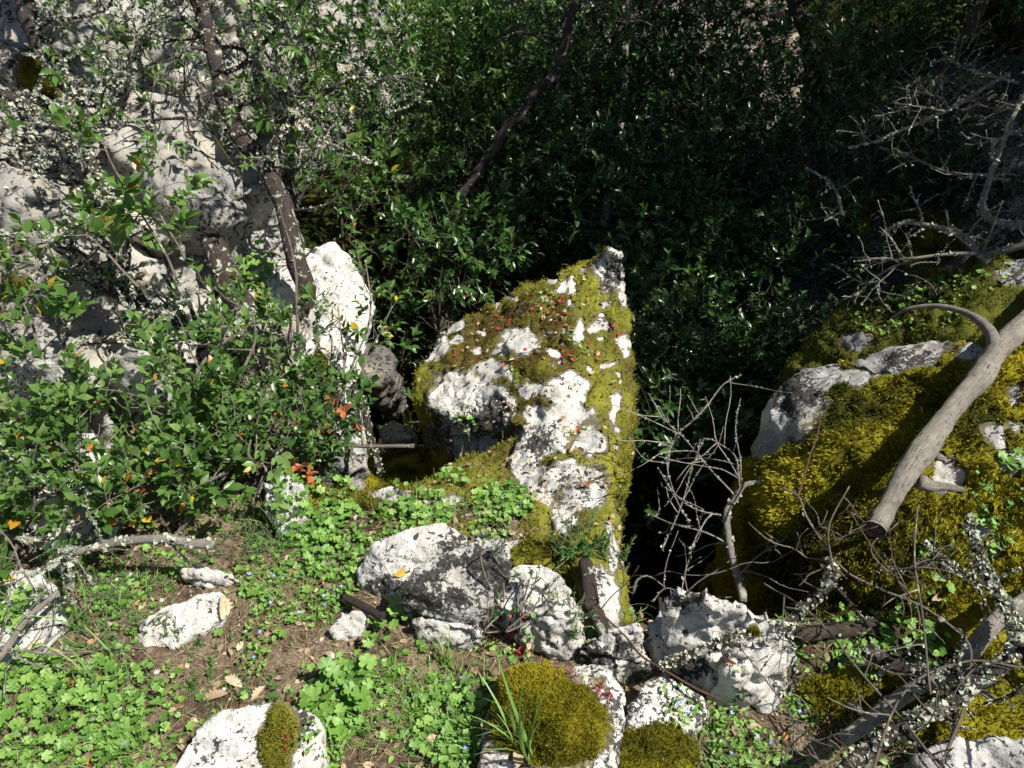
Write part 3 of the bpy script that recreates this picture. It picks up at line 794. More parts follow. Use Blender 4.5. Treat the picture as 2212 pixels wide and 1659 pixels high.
# low stones inside the left bush
for q, lb in (((-80, 900, 200, 1010, .12), 'shadow-flecked rock at the left edge inside the leafy bush'), ((20, 760, 180, 860, .32), 'grey-cream rock at the left below the long lichened bough'),
              ((220, 740, 330, 800, .35), 'grey rock seen through the bush just under the horizontal lichened bough')):
    x0, y0, x1, y1, z = q
    rock('bush_rock', [ring([(x0, y1, z * .3), (x0 + 20, y0 + 20, z), ((x0 + x1) / 2, y0, z + .03), (x1, y0 + 15, z), (x1 + 10, y1 - 10, z * .3), ((x0 + x1) / 2, y1 + 10, z * .2)], -.3)], 0.012, 'rock', lb, 'rock', amp=0.02, freq=6)
# rock wall behind, and the shaded wall to the right
bw = Wp((1060, -250, 7.2), (1400, -300, 7.4), (1750, -250, 7.2), (1800, 250, 6.3), (1620, 480, 5.7), (1300, 520, 5.6), (1100, 250, 6.4), (1350, 60, 6.6), (1560, 180, 6.2))
rock('limestone_wall', [np.concatenate([bw, bw + np.array([0, 1.5, -.8])])], 0.03, 'brown_wall', 'pale rock wall glimpsed through the dense dark evergreens', 'cliff', amp=0.05, freq=3, crack=.05, warp=.12,
     moss=[(1500, 280, 90, 60), (1330, 450, 40, 50)], mossmat='moss_gold', thick=.04, ntuft=4000, tsize=.02)
rw = Wp((1700, 330, 4.3), (1800, 230, 4.6), (2000, 120, 4.8), (2250, 40, 4.6), (2600, 0, 4.2), (2700, 560, 3.0), (2300, 560, 3.1), (2120, 600, 3.2), (1950, 620, 3.3), (1760, 560, 3.7), (1680, 640, 3.8), (1730, 740, 3.4))
rw2 = Wp((2000, 300, 3.9), (2200, 260, 3.6), (2500, 250, 3.3), (2500, 560, 2.9), (2230, 560, 3.05), (2080, 500, 3.3))
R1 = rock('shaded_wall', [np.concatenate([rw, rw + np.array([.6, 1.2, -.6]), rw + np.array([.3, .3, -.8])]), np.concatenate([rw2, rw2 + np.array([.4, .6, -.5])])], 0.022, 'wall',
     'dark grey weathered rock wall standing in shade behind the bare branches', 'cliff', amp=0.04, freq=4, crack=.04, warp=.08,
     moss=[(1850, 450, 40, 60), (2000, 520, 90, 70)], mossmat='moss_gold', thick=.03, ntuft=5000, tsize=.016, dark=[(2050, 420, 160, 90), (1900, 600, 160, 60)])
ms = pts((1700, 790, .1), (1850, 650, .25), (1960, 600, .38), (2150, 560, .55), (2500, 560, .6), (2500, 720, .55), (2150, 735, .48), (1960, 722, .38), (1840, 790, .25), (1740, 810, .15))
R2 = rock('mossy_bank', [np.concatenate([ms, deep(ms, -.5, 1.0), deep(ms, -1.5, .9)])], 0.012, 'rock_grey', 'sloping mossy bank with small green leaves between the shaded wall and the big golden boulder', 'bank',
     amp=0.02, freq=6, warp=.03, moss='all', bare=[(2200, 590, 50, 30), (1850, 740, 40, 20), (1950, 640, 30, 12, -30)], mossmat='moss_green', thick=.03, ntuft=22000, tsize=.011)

# ------------------------------------------------------------------ resting surface for small things
_v = np.concatenate(BV)
_tris = []
for F_ in BF:
    _tris.extend(F_.tolist())
BVH = BVHTree.FromPolygons(_v.tolist(), _tris)
del _tris
def hit(px, py):
    """the surface point seen at a picture position"""
    d = Vector(W(px, py, 1.0)) - Vector((0, 0, CAMZ))
    loc, nrm, i, t = BVH.ray_cast(Vector((0, 0, CAMZ)), d.normalized(), 60)
    if loc is None:
        return G(px, py), np.array([0, 0, 1.])
    n = np.array(nrm)
    if n @ np.array(d) > 0: n = -n
    return np.array(loc), n
def drop(x, y, z=0.7):
    loc, nrm, i, t = BVH.ray_cast(Vector((x, y, z)), Vector((0, 0, -1)), 60)
    if loc is None:
        return None, None, -1
    n = np.array(nrm)
    return np.array(loc), (n if n[2] > 0 else -n), i
NG = len(GF)
# ------------------------------------------------------------------ plant templates
def tmpl_leaf(w=0.42, fold=0.10, curl=0.12, rows=(0.0, 0.28, 0.62, 1.0), prof=(0.0, 0.85, 0.9, 0.0)):
    V, F = [], []
    for t, p in zip(rows, prof):
        z = -curl * t * t
        if p == 0:
            V.append((0, t, z))
        else:
            V += [(-w / 2 * p, t, z + fold * p), (0, t, z), (w / 2 * p, t, z + fold * p)]
    T = np.array([(0, 2, 1, 1), (0, 3, 2, 2)])
    tri = np.array([(0, 2, 1), (0, 3, 2), (4, 5, 7), (5, 6, 7)])
    quad = np.array([(1, 2, 5, 4), (2, 3, 6, 5)])
    return np.array(V, float), [tri, quad]
def tmpl_disc(lobes=6, notch=0.78, sub=4, cup=0.22):
    """round lobed cranesbill leaf, stalk end at the origin"""
    n = lobes * sub
    V = [(0, 0, -cup)]
    for k in range(n + 1):
        a = -math.radians(168) + math.radians(336) * k / n
        ph = (k % sub) / sub
        r = notch + (1 - notch) * math.sin(math.pi * ph) ** 0.6
        r *= 1 if k % sub else 0.93
        V.append((r * math.sin(a), r * math.cos(a), cup * (r - 1) * 0.3 + 0.05 * math.sin(a * 5)))
    F = np.array([(0, k + 2, k + 1) for k in range(n)])
    return np.array(V, float), [F]
def tmpl_blade(seg=4, bend=0.55, w=0.035):
    V, F = [], []
    for k in range(seg + 1):
        t = k / seg
        a = bend * t * 1.6
        y, z = math.sin(a) / (bend * 1.6) , (1 - math.cos(a)) / (bend * 1.6)
        ww = w * (1 - t ** 1.7) + 0.002
        V += [(-ww / 2, z, y), (ww / 2, z, y)]
    F = [(2 * k, 2 * k + 1, 2 * k + 3, 2 * k + 2) for k in range(seg)]
    return np.array(V, float), [np.array(F)]
def tmpl_oak(w=0.5, curl=0.25):
    V = [(0, 0, 0)]
    n = 12
    side = []
    for k in range(1, n):
        t = k / n
        p = math.sin(math.pi * min(1, t * 1.02)) ** 0.8 * (0.62 + 0.38 * (1 if k % 2 else 0.2))
        side.append((p * w / 2, t, curl * (4 * (p * w) ** 2) - 0.1 * t * t))
    V += [(0, s[1], -0.1 * s[1] ** 2) for s in side] + [(-s[0], s[1], s[2]) for s in side] + side + [(0, 1, -0.1)]
    m = n - 1
    F = []
    tip = 3 * m + 1
    F3 = [(0, 1, 1 + m), (0, 1 + 2 * m, 1), (m, tip, 2 * m), (m, 3 * m, tip)]
    F4 = []
    for k in range(m - 1):
        F4 += [(1 + k, 2 + k, 2 + k + m, 1 + k + m), (1 + k, 1 + k + 2 * m, 2 + k + 2 * m, 2 + k)]
    return np.array(V, float), [np.array(F3), np.array(F4)]
LEAF = tmpl_leaf()
LEAFW = tmpl_leaf(0.55, 0.08, 0.18)
NEEDLE = (np.array([(-0.09, 0, 0), (0.09, 0, 0), (0.11, 0.55, 0.03), (0, 1, 0), (-0.11, 0.55, 0.03)], float), [np.array([(0, 1, 2, 3, 4)])])
DISC = tmpl_disc()
OAK = tmpl_oak()
BLADE = tmpl_blade()
BLADE2 = tmpl_blade(5, 1.15, 0.03)
_fl = [(0, 0, 0.0)] + [((0.75 + 0.35 * (k % 2)) * math.cos(k * math.pi / 3.5), (0.75 + 0.35 * (k % 2)) * math.sin(k * math.pi / 3.5), 0.25 * ((k * 7) % 3 - 0.3)) for k in range(7)]
FLAKE = (np.array(_fl), [np.array([(0, 1 + k, 1 + (k + 1) % 7) for k in range(7)])])
_fw = [(0, 0, 0)] + [((1.0 if k % 3 else 0.45) * math.cos(k * math.pi / 6), (1.0 if k % 3 else 0.45) * math.sin(k * math.pi / 6), 0.12) for k in range(12)]
FLOWER = (np.array(_fw), [np.array([(0, 1 + k, 1 + (k + 1) % 12) for k in range(12)])])
def inst(buf, T, pos, Y, Z, scale, tint):
    """copies of template T: its y axis along Y, its z axis near Z"""
    pos, Y, Z = np.atleast_2d(pos), norm(np.atleast_2d(Y)), np.atleast_2d(Z)
    X = norm(np.cross(Y, Z))
    Z = np.cross(X, Y)
    n = len(pos)
    tv, tf = T
    s = np.broadcast_to(np.asarray(scale, float), (n,))[:, None, None]
    V = pos[:, None, :] + s * (tv[None, :, 0:1] * X[:, None] + tv[None, :, 1:2] * Y[:, None] + tv[None, :, 2:3] * Z[:, None])
    k = len(tv)
    off = (np.arange(n) * k)[:, None, None]
    buf.add(V.reshape(-1, 3), [(F[None] + off).reshape(-1, F.shape[1]) for F in tf], np.repeat(np.broadcast_to(np.asarray(tint, float), (n,)), k))
def bars(buf, A, B, r, tint=0.3):
    """thin three-sided stems from A to B"""
    n = len(A)
    D = norm(B - A)
    X = norm(np.cross(D, np.array([0.31, 0.22, 0.93])))
    Y = np.cross(D, X)
    V = []
    for e, rr in ((A, r), (B, r * 0.6)):
        for k in range(3):
            a = k * 2.094
            V.append(e + rr * (math.cos(a) * X + math.sin(a) * Y))
    V = np.stack(V, 1).reshape(-1, 3)
    F = np.array([(0, 1, 4, 3), (1, 2, 5, 4), (2, 0, 3, 5)])
    buf.add(V, (F[None] + (np.arange(n) * 6)[:, None, None]).reshape(-1, 4), tint)
def sprigs(lb, sb, P, A, L, k=8, size=0.04, T=None, tint=(0.45, 0.2), flat=0.5, ang=0.9, odd=0.0):
    """leafy shoots: base P, direction A, length L"""
    n = len(P)
    T = T or LEAF
    A = norm(A)
    L = np.broadcast_to(np.asarray(L, float), (n,))
    bars(sb, P, P + A * L[:, None], 0.0013)
    R1 = norm(np.cross(A, rng.normal(0, 1, (n, 3))))
    R2 = np.cross(A, R1)
    base_t = rng.normal(tint[0], tint[1], n)
    big = 0.7 + 0.6 * rng.random(n)
    for j in range(k):
        t = 0.25 + 0.75 * (j + 0.5) / k
        az = j * 2.4 + rng.normal(0, 0.4, n)
        R = np.cos(az)[:, None] * R1 + np.sin(az)[:, None] * R2
        a = ang * (1.25 - 0.75 * t) + rng.normal(0, 0.15, n)
        D = A * np.cos(a)[:, None] + R * np.sin(a)[:, None]
        D = norm(D + rng.normal(0, .12, (n, 3)))
        Z = flat * np.array([0, 0, 1.0]) + (1 - flat) * A + rng.normal(0, 0.25, (n, 3))
        s = size * (0.6 + 0.55 * rng.random(n)) * big * (1.05 - 0.25 * t)
        tt = np.clip(base_t + rng.normal(0, 0.09, n), 0, 0.87)
        tt = np.where(rng.random(n) < odd, 0.965 + 0.035 * rng.random(n), tt)
        inst(lb, T, P + A * (L * t)[:, None], D, Z, s, tt)
def catmull(P, n):
    P = np.asarray(P, float)
    if len(P) == 2:
        t = np.linspace(0, 1, n)[:, None]
        return P[0] * (1 - t) + P[1] * t
    Q = np.vstack([2 * P[0] - P[1], P, 2 * P[-1] - P[-2]])
    out = []
    for s in np.linspace(0, len(P) - 1 - 1e-6, n):
        i = int(s)
        t = s - i
        a, b, c, d = Q[i], Q[i + 1], Q[i + 2], Q[i + 3]
        out.append(0.5 * (2 * b + (c - a) * t + (2 * a - 5 * b + 4 * c - d) * t * t + (3 * b - a - 3 * c + d) * t ** 3))
    return np.array(out)
def tube(buf, path, r, seg=7, knob=0.0, cap=True):
    """path (n,3), r (n,) radii"""
    n = len(path)
    r = np.broadcast_to(np.asarray(r, float), (n,))
    D = norm(np.gradient(path, axis=0))
    X = np.zeros_like(D)
    x = np.cross(D[0], [0.3, 0.5, 0.81])
    for i in range(n):
        x = x - (x @ D[i]) * D[i]
        x = x / (np.linalg.norm(x) + 1e-9)
        X[i] = x
    Y = np.cross(D, X)
    a = np.arange(seg) / seg * 2 * math.pi
    ring_ = np.cos(a)[None, :, None] * X[:, None] + np.sin(a)[None, :, None] * Y[:, None]
    rr = r[:, None] * np.ones((1, seg))
    if knob:
        base = path[:, None] + ring_ * r[:, None, None]
        rr = rr * (1 + knob * fbm(base * 26, 3) + knob * 0.7 * fbm(base * 80, 2))
    V = (path[:, None] + ring_ * rr[..., None]).reshape(-1, 3)
    i, k = np.meshgrid(np.arange(n - 1), np.arange(seg), indexing='ij')
    i, k = i.ravel(), k.ravel()
    F = np.stack([i * seg + k, i * seg + (k + 1) % seg, (i + 1) * seg + (k + 1) % seg, (i + 1) * seg + k], -1)
    ln = np.concatenate([[0], np.cumsum(np.linalg.norm(np.diff(path, axis=0), axis=1))])
    fl = [F]
    if cap:
        fl.append(np.array([list(range(seg))[::-1], [(n - 1) * seg + q for q in range(seg)]]))
    tint = np.tile(np.abs(np.arange(seg) / seg * 2 - 1), n)
    buf.add(V, fl, tint, np.repeat(ln, seg))
    return V
class Limb:
    """collects a woody plant: wood, twigs, leaves and lichen with the places they can sit on"""
    def __init__(s):
        s.wood, s.leaf, s.stem, s.lich = Buf(), Buf(), Buf(), Buf()
    def bough(s, path, r0, r1, seg=8, knob=0.12, n=None, lich=0, lsize=0.012, ltint=0.5):
        path = np.asarray(path, float)
        ln = np.linalg.norm(np.diff(path, axis=0), axis=1).sum()
        n = n or max(6, int(ln / max(0.012, r0 * 0.6)))
        c = catmull(path, n)
        t = np.linspace(0, 1, n)
        wob = min(0.02, 0.35 * r0 + 0.003)
        c[1:-1] += wob * np.stack([vn(c[1:-1] * 9 + q * 7) for q in range(3)], -1)
        r = r0 * (1 - t) + r1 * t
        tube(s.wood, c, r, seg, knob)
        if lich:
            s.crust(c, r, int(lich * ln), lsize, ltint)
        return c, r
    def crust(s, c, r, n, size, ltint=0.5):
        if n < 1: return
        seg = rng.random(n) ** 1.0 * (len(c) - 1.001)
        clump = np.abs(vn(np.stack([seg * 0.31, seg * 0 + c[0, 0] * 9, seg * 0], -1)))
        ok = rng.random(n) < 2.1 * clump - 0.02
        seg = seg[ok]; n = len(seg)
        if n < 1: return
        i = seg.astype(int); f = (seg - i)[:, None]
        P = c[i] * (1 - f) + c[i + 1] * f
        D = norm(c[i + 1] - c[i])
        o = norm(np.cross(D, rng.normal(0, 1, (n, 3))))
        o[:, 2] = np.where(rng.random(n) < .45, np.abs(o[:, 2]), o[:, 2])
        o = norm(o)
        P = P + o * (r[i][:, None] * 1.0 + size * 0.25 * rng.random((n, 1)))
        inst(s.lich, FLAKE, P, norm(rng.normal(0, 1, (n, 3))), o + rng.normal(0, .55, (n, 3)), size * (0.2 + 0.65 * rng.random(n) ** 2), np.clip(ltint + rng.normal(0, .28, n), 0, 1))
    def side(s, c, r, n, L=(0.15, 0.4), rr=0.35, up=0.3, spread=0.8, t0=0.15, levels=1, lich=0, lsize=0.010, seg=5, crook=0.25, tips=None):
        """side twigs growing off a bough; returns tip positions and directions"""
        tips = [] if tips is None else tips
        for _ in range(n):
            i = int((t0 + (1 - t0) * rng.random()) * (len(c) - 2))
            D = norm(c[i + 1] - c[i])
            o = norm(np.cross(D, rng.normal(0, 1, 3)))
            d = norm(D * (1 - spread) + o * spread + np.array([0, 0, up]))
            ln = rng.uniform(*L)
            P = [c[i]]
            k = max(3, int(ln / 0.05))
            for j in range(k):
                d = norm(d + rng.normal(0, crook, 3) + np.array([0, 0, up * 0.15]))
                P.append(P[-1] + d * ln / k)
            r0 = min(r[i] * rr, 0.012 + 0.1 * r[i])
            r0 = max(r0, 0.0018)
            cc, r2 = s.bough(P, r0, max(0.0009, r0 * 0.35), seg, 0.1, n=len(P) * 2, lich=lich * (0.5 + rng.random()), lsize=lsize)
            tips.append((cc[-1], norm(cc[-1] - cc[-3])))
            if levels > 1:
                s.side(cc, r2, 3, (L[0] * 0.5, L[1] * 0.5), 0.6, up, spread, 0.2, levels - 1, lich * 0.7, lsize, 4, crook, tips)
        return tips
    def leaves(s, tips, per=2, size=0.04, k=7, L=0.09, **kw):
        if not tips: return
        P = np.repeat(np.array([t[0] for t in tips]), per, 0)
        A = np.repeat(np.array([t[1] for t in tips]), per, 0)
        P = P - A * (rng.random((len(P), 1)) * 0.07)
        A = norm(A + rng.normal(0, 0.6, A.shape) + np.array([0, 0, .25]))
        sprigs(s.leaf, s.stem, P, A, L * (0.7 + 0.6 * rng.random(len(P))), k, size, **kw)
    def build(s, name, label, cat, woodname='branch', woodmat='bark', leafmat='leaf_light', group=None, woodparts=None):
        allv = np.concatenate([np.concatenate(b.v) for b in (s.wood, s.leaf) if b.n])
        e = empty(name, (allv[:, 0].mean(), allv[:, 1].mean(), allv[:, 2].min()), label, cat, group)
        s.wood.build(woodname, M[woodmat], e, stems=(s.lich, M['lichen']))
        s.leaf.build('foliage', M[leafmat], e, stems=(s.stem, M['twig']))
        return e
def PW(*a):
    return [W(*p) for p in a]

# ------------------------------------------------------------------ evergreens in and behind the hollow
def cloud(cs, n):
    """random points in overlapping ellipsoids given as (px, py, d, r, ry)"""
    P, A = [], []
    per = np.array([c[3] ** 2 for c in cs]); per = per / per.sum()
    for c, w in zip(cs, per):
        m = max(1, int(n * w))
        u = norm(rng.normal(0, 1, (m, 3)))
        rad = (0.35 + 0.65 * rng.random((m, 1)) ** 0.5)
        ctr = W(*c[:3])
        hol = 1 + 0.3 * fbm(u * 2.2 + ctr, 2)[:, None]
        p = ctr + u * rad * hol * np.array([c[3], c[3], c[3] * (c[4] if len(c) > 4 else 1)])
        P.append(p); A.append(norm(u + np.array([0, -0.15, 0.35]) + rng.normal(0, .45, (m, 3))))
    P, A = np.concatenate(P), np.concatenate(A)
    keep = fbm(P * 4.5, 2) > -0.26                      # holes between the clumps
    return P[keep], A[keep]
def shrub(label, cs, n, base, size=0.042, mat='leaf_dark', tint=(0.45, 0.22), k=7, L=0.10, odd=0.004, name='evergreen_shrub', group='evergreens filling and backing the hollow', T=None, stems=5, r=0.018, flat=0.5):
    b = Limb()
    P, A = cloud(cs, n)
    sprigs(b.leaf, b.stem, P, A, L * (0.6 + 0.8 * rng.random(len(P))), k, size, T=T, tint=tint, odd=odd, flat=flat)
    B = np.array(base if len(base) == 3 and not hasattr(base[0], '__len__') else base[0], float)
    for q in range(stems):
        c = cs[q % len(cs)]
        e = W(*c[:3]) + rng.normal(0, c[3] * 0.4, 3)
        s0 = B + rng.normal(0, 0.06, 3) * np.array([1, 1, 0])
        mid = (s0 + e) / 2 + rng.normal(0, 0.12, 3)
        cc, rr = b.bough([s0, mid, e], r * (0.6 + 0.6 * rng.random()), 0.004, 7, 0.12)
        tips = b.side(cc, rr, 12, (0.15, 0.55), 0.5, 0.2, 0.8, 0.2, 2, crook=0.3)
        b.leaves(tips, 1, size, k, L, T=T, tint=tint, flat=flat)
    return b.build(name, label, 'shrub', 'stem', 'bark_moss', mat, group)
def floorpt(px, py, d):
    p = W(px, py, d)
    q, n_, i = drop(p[0], p[1])
    return q if q is not None else p
shrub('loose sunlit evergreen sprays in front of the upper cliff', [(640, 130, 3.6, .3), (560, 60, 3.8, .3), (330, 80, 3.9, .3), (420, 330, 3.3, .2), (230, 200, 3.6, .25)], 190, floorpt(520, 560, 3.3), 0.042, 'leaf_light', (.6, .2), odd=.006, stems=3, r=.006, group=None)
shrub('sunlit loose evergreen leaning over the gap right of the forked tree', [(820, 210, 3.9, .34), (760, 330, 3.7, .22), (860, 360, 3.8, .30), (780, 60, 4.2, .40), (700, 60, 4.2, .26), (850, 120, 4.0, .3)], 560, floorpt(800, 500, 3.8), 0.050, 'leaf_light', (0.35, 0.22), odd=0.01)
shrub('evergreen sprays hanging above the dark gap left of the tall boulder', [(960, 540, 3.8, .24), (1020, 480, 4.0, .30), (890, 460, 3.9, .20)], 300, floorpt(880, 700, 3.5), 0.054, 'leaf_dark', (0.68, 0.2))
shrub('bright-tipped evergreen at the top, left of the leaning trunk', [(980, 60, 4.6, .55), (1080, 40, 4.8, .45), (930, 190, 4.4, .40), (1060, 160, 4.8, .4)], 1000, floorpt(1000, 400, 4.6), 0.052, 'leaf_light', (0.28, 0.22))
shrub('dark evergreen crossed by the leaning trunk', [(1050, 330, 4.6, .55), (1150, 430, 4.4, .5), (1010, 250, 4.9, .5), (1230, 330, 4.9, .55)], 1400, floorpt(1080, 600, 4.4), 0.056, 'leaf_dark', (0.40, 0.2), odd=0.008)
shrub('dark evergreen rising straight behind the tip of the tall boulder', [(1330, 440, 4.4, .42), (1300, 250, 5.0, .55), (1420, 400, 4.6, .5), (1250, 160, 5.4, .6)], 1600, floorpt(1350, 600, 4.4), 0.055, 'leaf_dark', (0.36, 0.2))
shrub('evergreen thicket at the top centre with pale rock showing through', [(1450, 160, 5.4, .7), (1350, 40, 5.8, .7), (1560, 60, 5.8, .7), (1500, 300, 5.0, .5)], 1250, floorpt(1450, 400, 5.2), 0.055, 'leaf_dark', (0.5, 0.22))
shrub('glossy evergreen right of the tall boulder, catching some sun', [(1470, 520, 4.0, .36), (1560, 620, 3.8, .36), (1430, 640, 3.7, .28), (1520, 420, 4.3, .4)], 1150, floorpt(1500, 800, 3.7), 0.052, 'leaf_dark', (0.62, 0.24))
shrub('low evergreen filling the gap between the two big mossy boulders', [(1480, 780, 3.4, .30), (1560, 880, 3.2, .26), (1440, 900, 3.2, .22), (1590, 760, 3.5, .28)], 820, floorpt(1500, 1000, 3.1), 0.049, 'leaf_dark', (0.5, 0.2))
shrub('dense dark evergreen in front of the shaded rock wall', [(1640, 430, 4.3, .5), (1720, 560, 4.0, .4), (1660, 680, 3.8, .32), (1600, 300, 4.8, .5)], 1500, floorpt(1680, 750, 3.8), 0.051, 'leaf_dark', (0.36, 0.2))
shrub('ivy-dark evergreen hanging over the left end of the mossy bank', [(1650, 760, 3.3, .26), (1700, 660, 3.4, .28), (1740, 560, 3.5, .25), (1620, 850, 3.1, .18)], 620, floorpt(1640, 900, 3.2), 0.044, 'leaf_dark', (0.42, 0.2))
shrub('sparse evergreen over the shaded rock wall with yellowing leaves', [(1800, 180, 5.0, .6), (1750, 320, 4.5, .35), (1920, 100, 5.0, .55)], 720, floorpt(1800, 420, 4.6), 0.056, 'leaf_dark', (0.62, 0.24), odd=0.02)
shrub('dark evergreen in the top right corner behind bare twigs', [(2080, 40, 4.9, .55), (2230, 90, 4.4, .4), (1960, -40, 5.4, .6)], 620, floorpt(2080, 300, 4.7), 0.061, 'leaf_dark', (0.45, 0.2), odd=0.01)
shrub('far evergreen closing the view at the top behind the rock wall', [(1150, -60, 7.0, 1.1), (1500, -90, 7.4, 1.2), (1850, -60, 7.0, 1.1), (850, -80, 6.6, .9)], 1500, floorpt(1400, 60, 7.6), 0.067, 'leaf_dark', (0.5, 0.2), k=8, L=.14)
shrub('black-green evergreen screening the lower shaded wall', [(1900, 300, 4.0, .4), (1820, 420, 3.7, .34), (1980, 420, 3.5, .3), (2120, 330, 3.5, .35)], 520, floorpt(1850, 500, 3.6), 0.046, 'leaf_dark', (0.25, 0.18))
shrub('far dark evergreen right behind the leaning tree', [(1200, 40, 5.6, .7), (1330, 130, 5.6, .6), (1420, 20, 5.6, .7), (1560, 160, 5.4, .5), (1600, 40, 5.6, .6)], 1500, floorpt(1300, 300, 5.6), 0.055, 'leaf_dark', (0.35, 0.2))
# oak crowns added above the picture to shade the hollow, wall and cliff
def crown(label, x, y, z, r, rz, n, base):
    b = Limb()
    u = norm(rng.normal(0, 1, (n, 3)))
    P = np.array([x, y, z]) + u * (0.45 + 0.55 * rng.random((n, 1)) ** .5) * np.array([r, r, rz])
    keep = fbm(P * 2.0, 2) > -0.12
    P, u = P[keep], u[keep]
    sprigs(b.leaf, b.stem, P, norm(u + rng.normal(0, .5, u.shape)), 0.16, 8, 0.075, tint=(0.4, 0.2))
    cc, rr = b.bough([np.array(base, float), (np.array(base) + np.array([x, y, z])) / 2 + rng.normal(0, .1, 3), np.array([x, y, z + rz * .5])], 0.07, 0.02, 9, 0.15)
    b.side(cc, rr, 14, (.5, r * .9), 0.5, .2, .8, .3, 2)
    return b.build('shade_oak', label, 'tree', 'trunk', 'bark_moss', 'leaf_dark')
crown('unseen oak crown added to shade the back of the hollow', 2.7, 4.3, 2.3, 1.6, .6, 2900, (4.2, 4.9, .3))
crown('unseen oak crown added over the bank to shade the rock wall', 4.2, 3.5, 2.6, 1.5, .7, 2700, (5.2, 4.0, .6))
crown('far unseen oak crown added to shade the thicket', 3.6, 6.6, 2.7, 2.1, .9, 2500, (5.5, 7.5, 1.2))
crown('unseen oak crown added to shade the evergreens at the back of the hollow', 1.3, 5.9, 2.0, 1.5, .6, 1700, (.2, 7.4, 0.))
crown('unseen oak crown added to shade the mossy bank', 2.65, 2.6, 2.3, .9, .4, 2200, (4.0, 2.6, .4))
crown('unseen oak crown added to dapple the cliff', -.6, 3.2, 2.5, 1.3, .5, 480, (-2.9, 4.6, .6))
crown('small unseen oak crown added to shade the dark gap beside the tall boulder', 1.35, 3.75, 2.05, .8, .35, 800, (3.2, 5.2, .3))
crown('unseen oak crown added to dapple the left slope', -1.9, 3.9, 3.0, 1.2, .5, 380, (-3.6, 5.2, .9))

# ------------------------------------------------------------------ trees of the left slope
def lich_leaves(b, tips, frac, size, **kw):
    t = [q for q in tips if rng.random() < frac]
    b.leaves(t, 2, size, **kw)
# forked tree
b = Limb()
c, r = b.bough(PW((652, 760, 3.0), (652, 700, 2.98), (650, 600, 2.95), (630, 512, 2.95), (611, 460, 2.98), (590, 399, 3.0), (562, 347, 3.0)), .040, .033, 12, .12, lich=160, lsize=.007, ltint=.7)
c2, r2 = b.bough(PW((562, 347, 3.0), (514, 290, 3.05), (490, 236, 3.1), (479, 180, 3.1), (465, 121, 3.15), (450, 65, 3.2), (425, -10, 3.2), (390, -140, 3.2)), .038, .030, 10, .15, lich=260, lsize=.010)
c3, r3 = b.bough(PW((575, 370, 3.0), (588, 345, 2.95), (596, 305, 2.9), (635, 260, 2.9), (677, 215, 2.9), (768, 163, 2.95), (800, 160, 3.0)), .015, .007, 7, .2, lich=1300, lsize=.011, ltint=.8)
c4, r4 = b.bough(PW((596, 225, 2.9), (642, 250, 2.88), (677, 295, 2.86), (740, 325, 2.9), (815, 356, 2.95)), .009, .005, 6, .2, lich=1300, lsize=.011, ltint=.8)
c5, r5 = b.bough(PW((768, 163, 2.95), (800, 178, 3.0), (862, 168, 3.05), (912, 186, 3.1), (905, 215, 3.1), (868, 238, 3.1), (830, 246, 3.1)), .006, .003, 6, .2, lich=700, lsize=.008, ltint=.8)
c6, r6 = b.bough(PW((514, 300, 3.05), (465, 271, 3.0), (399, 257, 2.98), (300, 262, 3.0), (262, 262, 3.0)), .010, .004, 6, .2, lich=700, lsize=.010)
c7, r7 = b.bough(PW((632, 455, 2.98), (680, 447, 2.95), (715, 436, 2.95), (746, 399, 3.0), (753, 368, 3.0)), .006, .003, 5, .1, lich=100)
c8, r8 = b.bough(PW((480, 160, 3.1), (540, 130, 3.05), (600, 60, 3.05), (640, 20, 3.1), (700, -40, 3.2)), .010, .005, 6, .2, lich=900, lsize=.010, ltint=.7)
c9, r9 = b.bough(PW((500, 235, 3.1), (560, 215, 3.0), (600, 220, 2.95), (600, 160, 2.9), (560, 90, 2.95), (540, 20, 3.0)), .010, .004, 6, .2, lich=900, lsize=.012, ltint=.7)
tips = []
for cc, rr in ((c3, r3), (c4, r4), (c5, r5), (c6, r6), (c8, r8), (c9, r9)):
    b.side(cc, rr, 7, (.06, .25), .5, .15, .8, .1, 2, lich=260, lsize=.008, tips=tips, crook=.35)
b.side(c2, r2, 7, (.12, .4), .3, .1, .85, .3, 2, lich=350, lsize=.010, tips=tips)
lich_leaves(b, tips, .22, .048, k=6, L=.08, tint=(.55, .2), odd=.010)
b.build('forked_tree', 'leaning oak with a dark trunk that forks into pale lichen-crusted limbs', 'tree', 'trunk', 'bark', 'leaf_light')
# lichened oak whose dark stump-like foot stands left of it
b = Limb()
c, r = b.bough(PW((552, 725, 3.0), (525, 665, 3.0), (490, 610, 3.05), (470, 550, 3.08), (455, 505, 3.1), (440, 455, 3.1), (400, 392, 3.15), (345, 350, 3.2), (300, 305, 3.2), (222, 238, 3.2), (139, 167, 3.25), (87, 80, 3.3), (40, -20, 3.35), (-20, -140, 3.4)), .052, .042, 12, .16, lich=260, lsize=.012, ltint=.6)
m = len(c) // 2
c2, r2 = b.bough([c[m], *PW((300, 380, 3.1), (208, 441, 3.0), (149, 378, 3.0), (60, 330, 3.0), (0, 250, 3.05))], .013, .006, 6, .2, lich=900, lsize=.014)
c3, r3 = b.bough([c[int(len(c) * .72)], *PW((260, 200, 3.1), (300, 120, 3.1), (330, 30, 3.15), (330, -60, 3.2))], .012, .006, 6, .2, lich=1000, lsize=.014, ltint=.7)
c4, r4 = b.bough([c[int(len(c) * .8)], *PW((90, 60, 3.1), (200, 30, 3.1), (290, -20, 3.15))], .010, .005, 6, .2, lich=900, lsize=.012)
tips = []
b.side(c, r, 13, (.12, .45), .28, .12, .85, .3, 2, lich=420, lsize=.011, tips=tips)
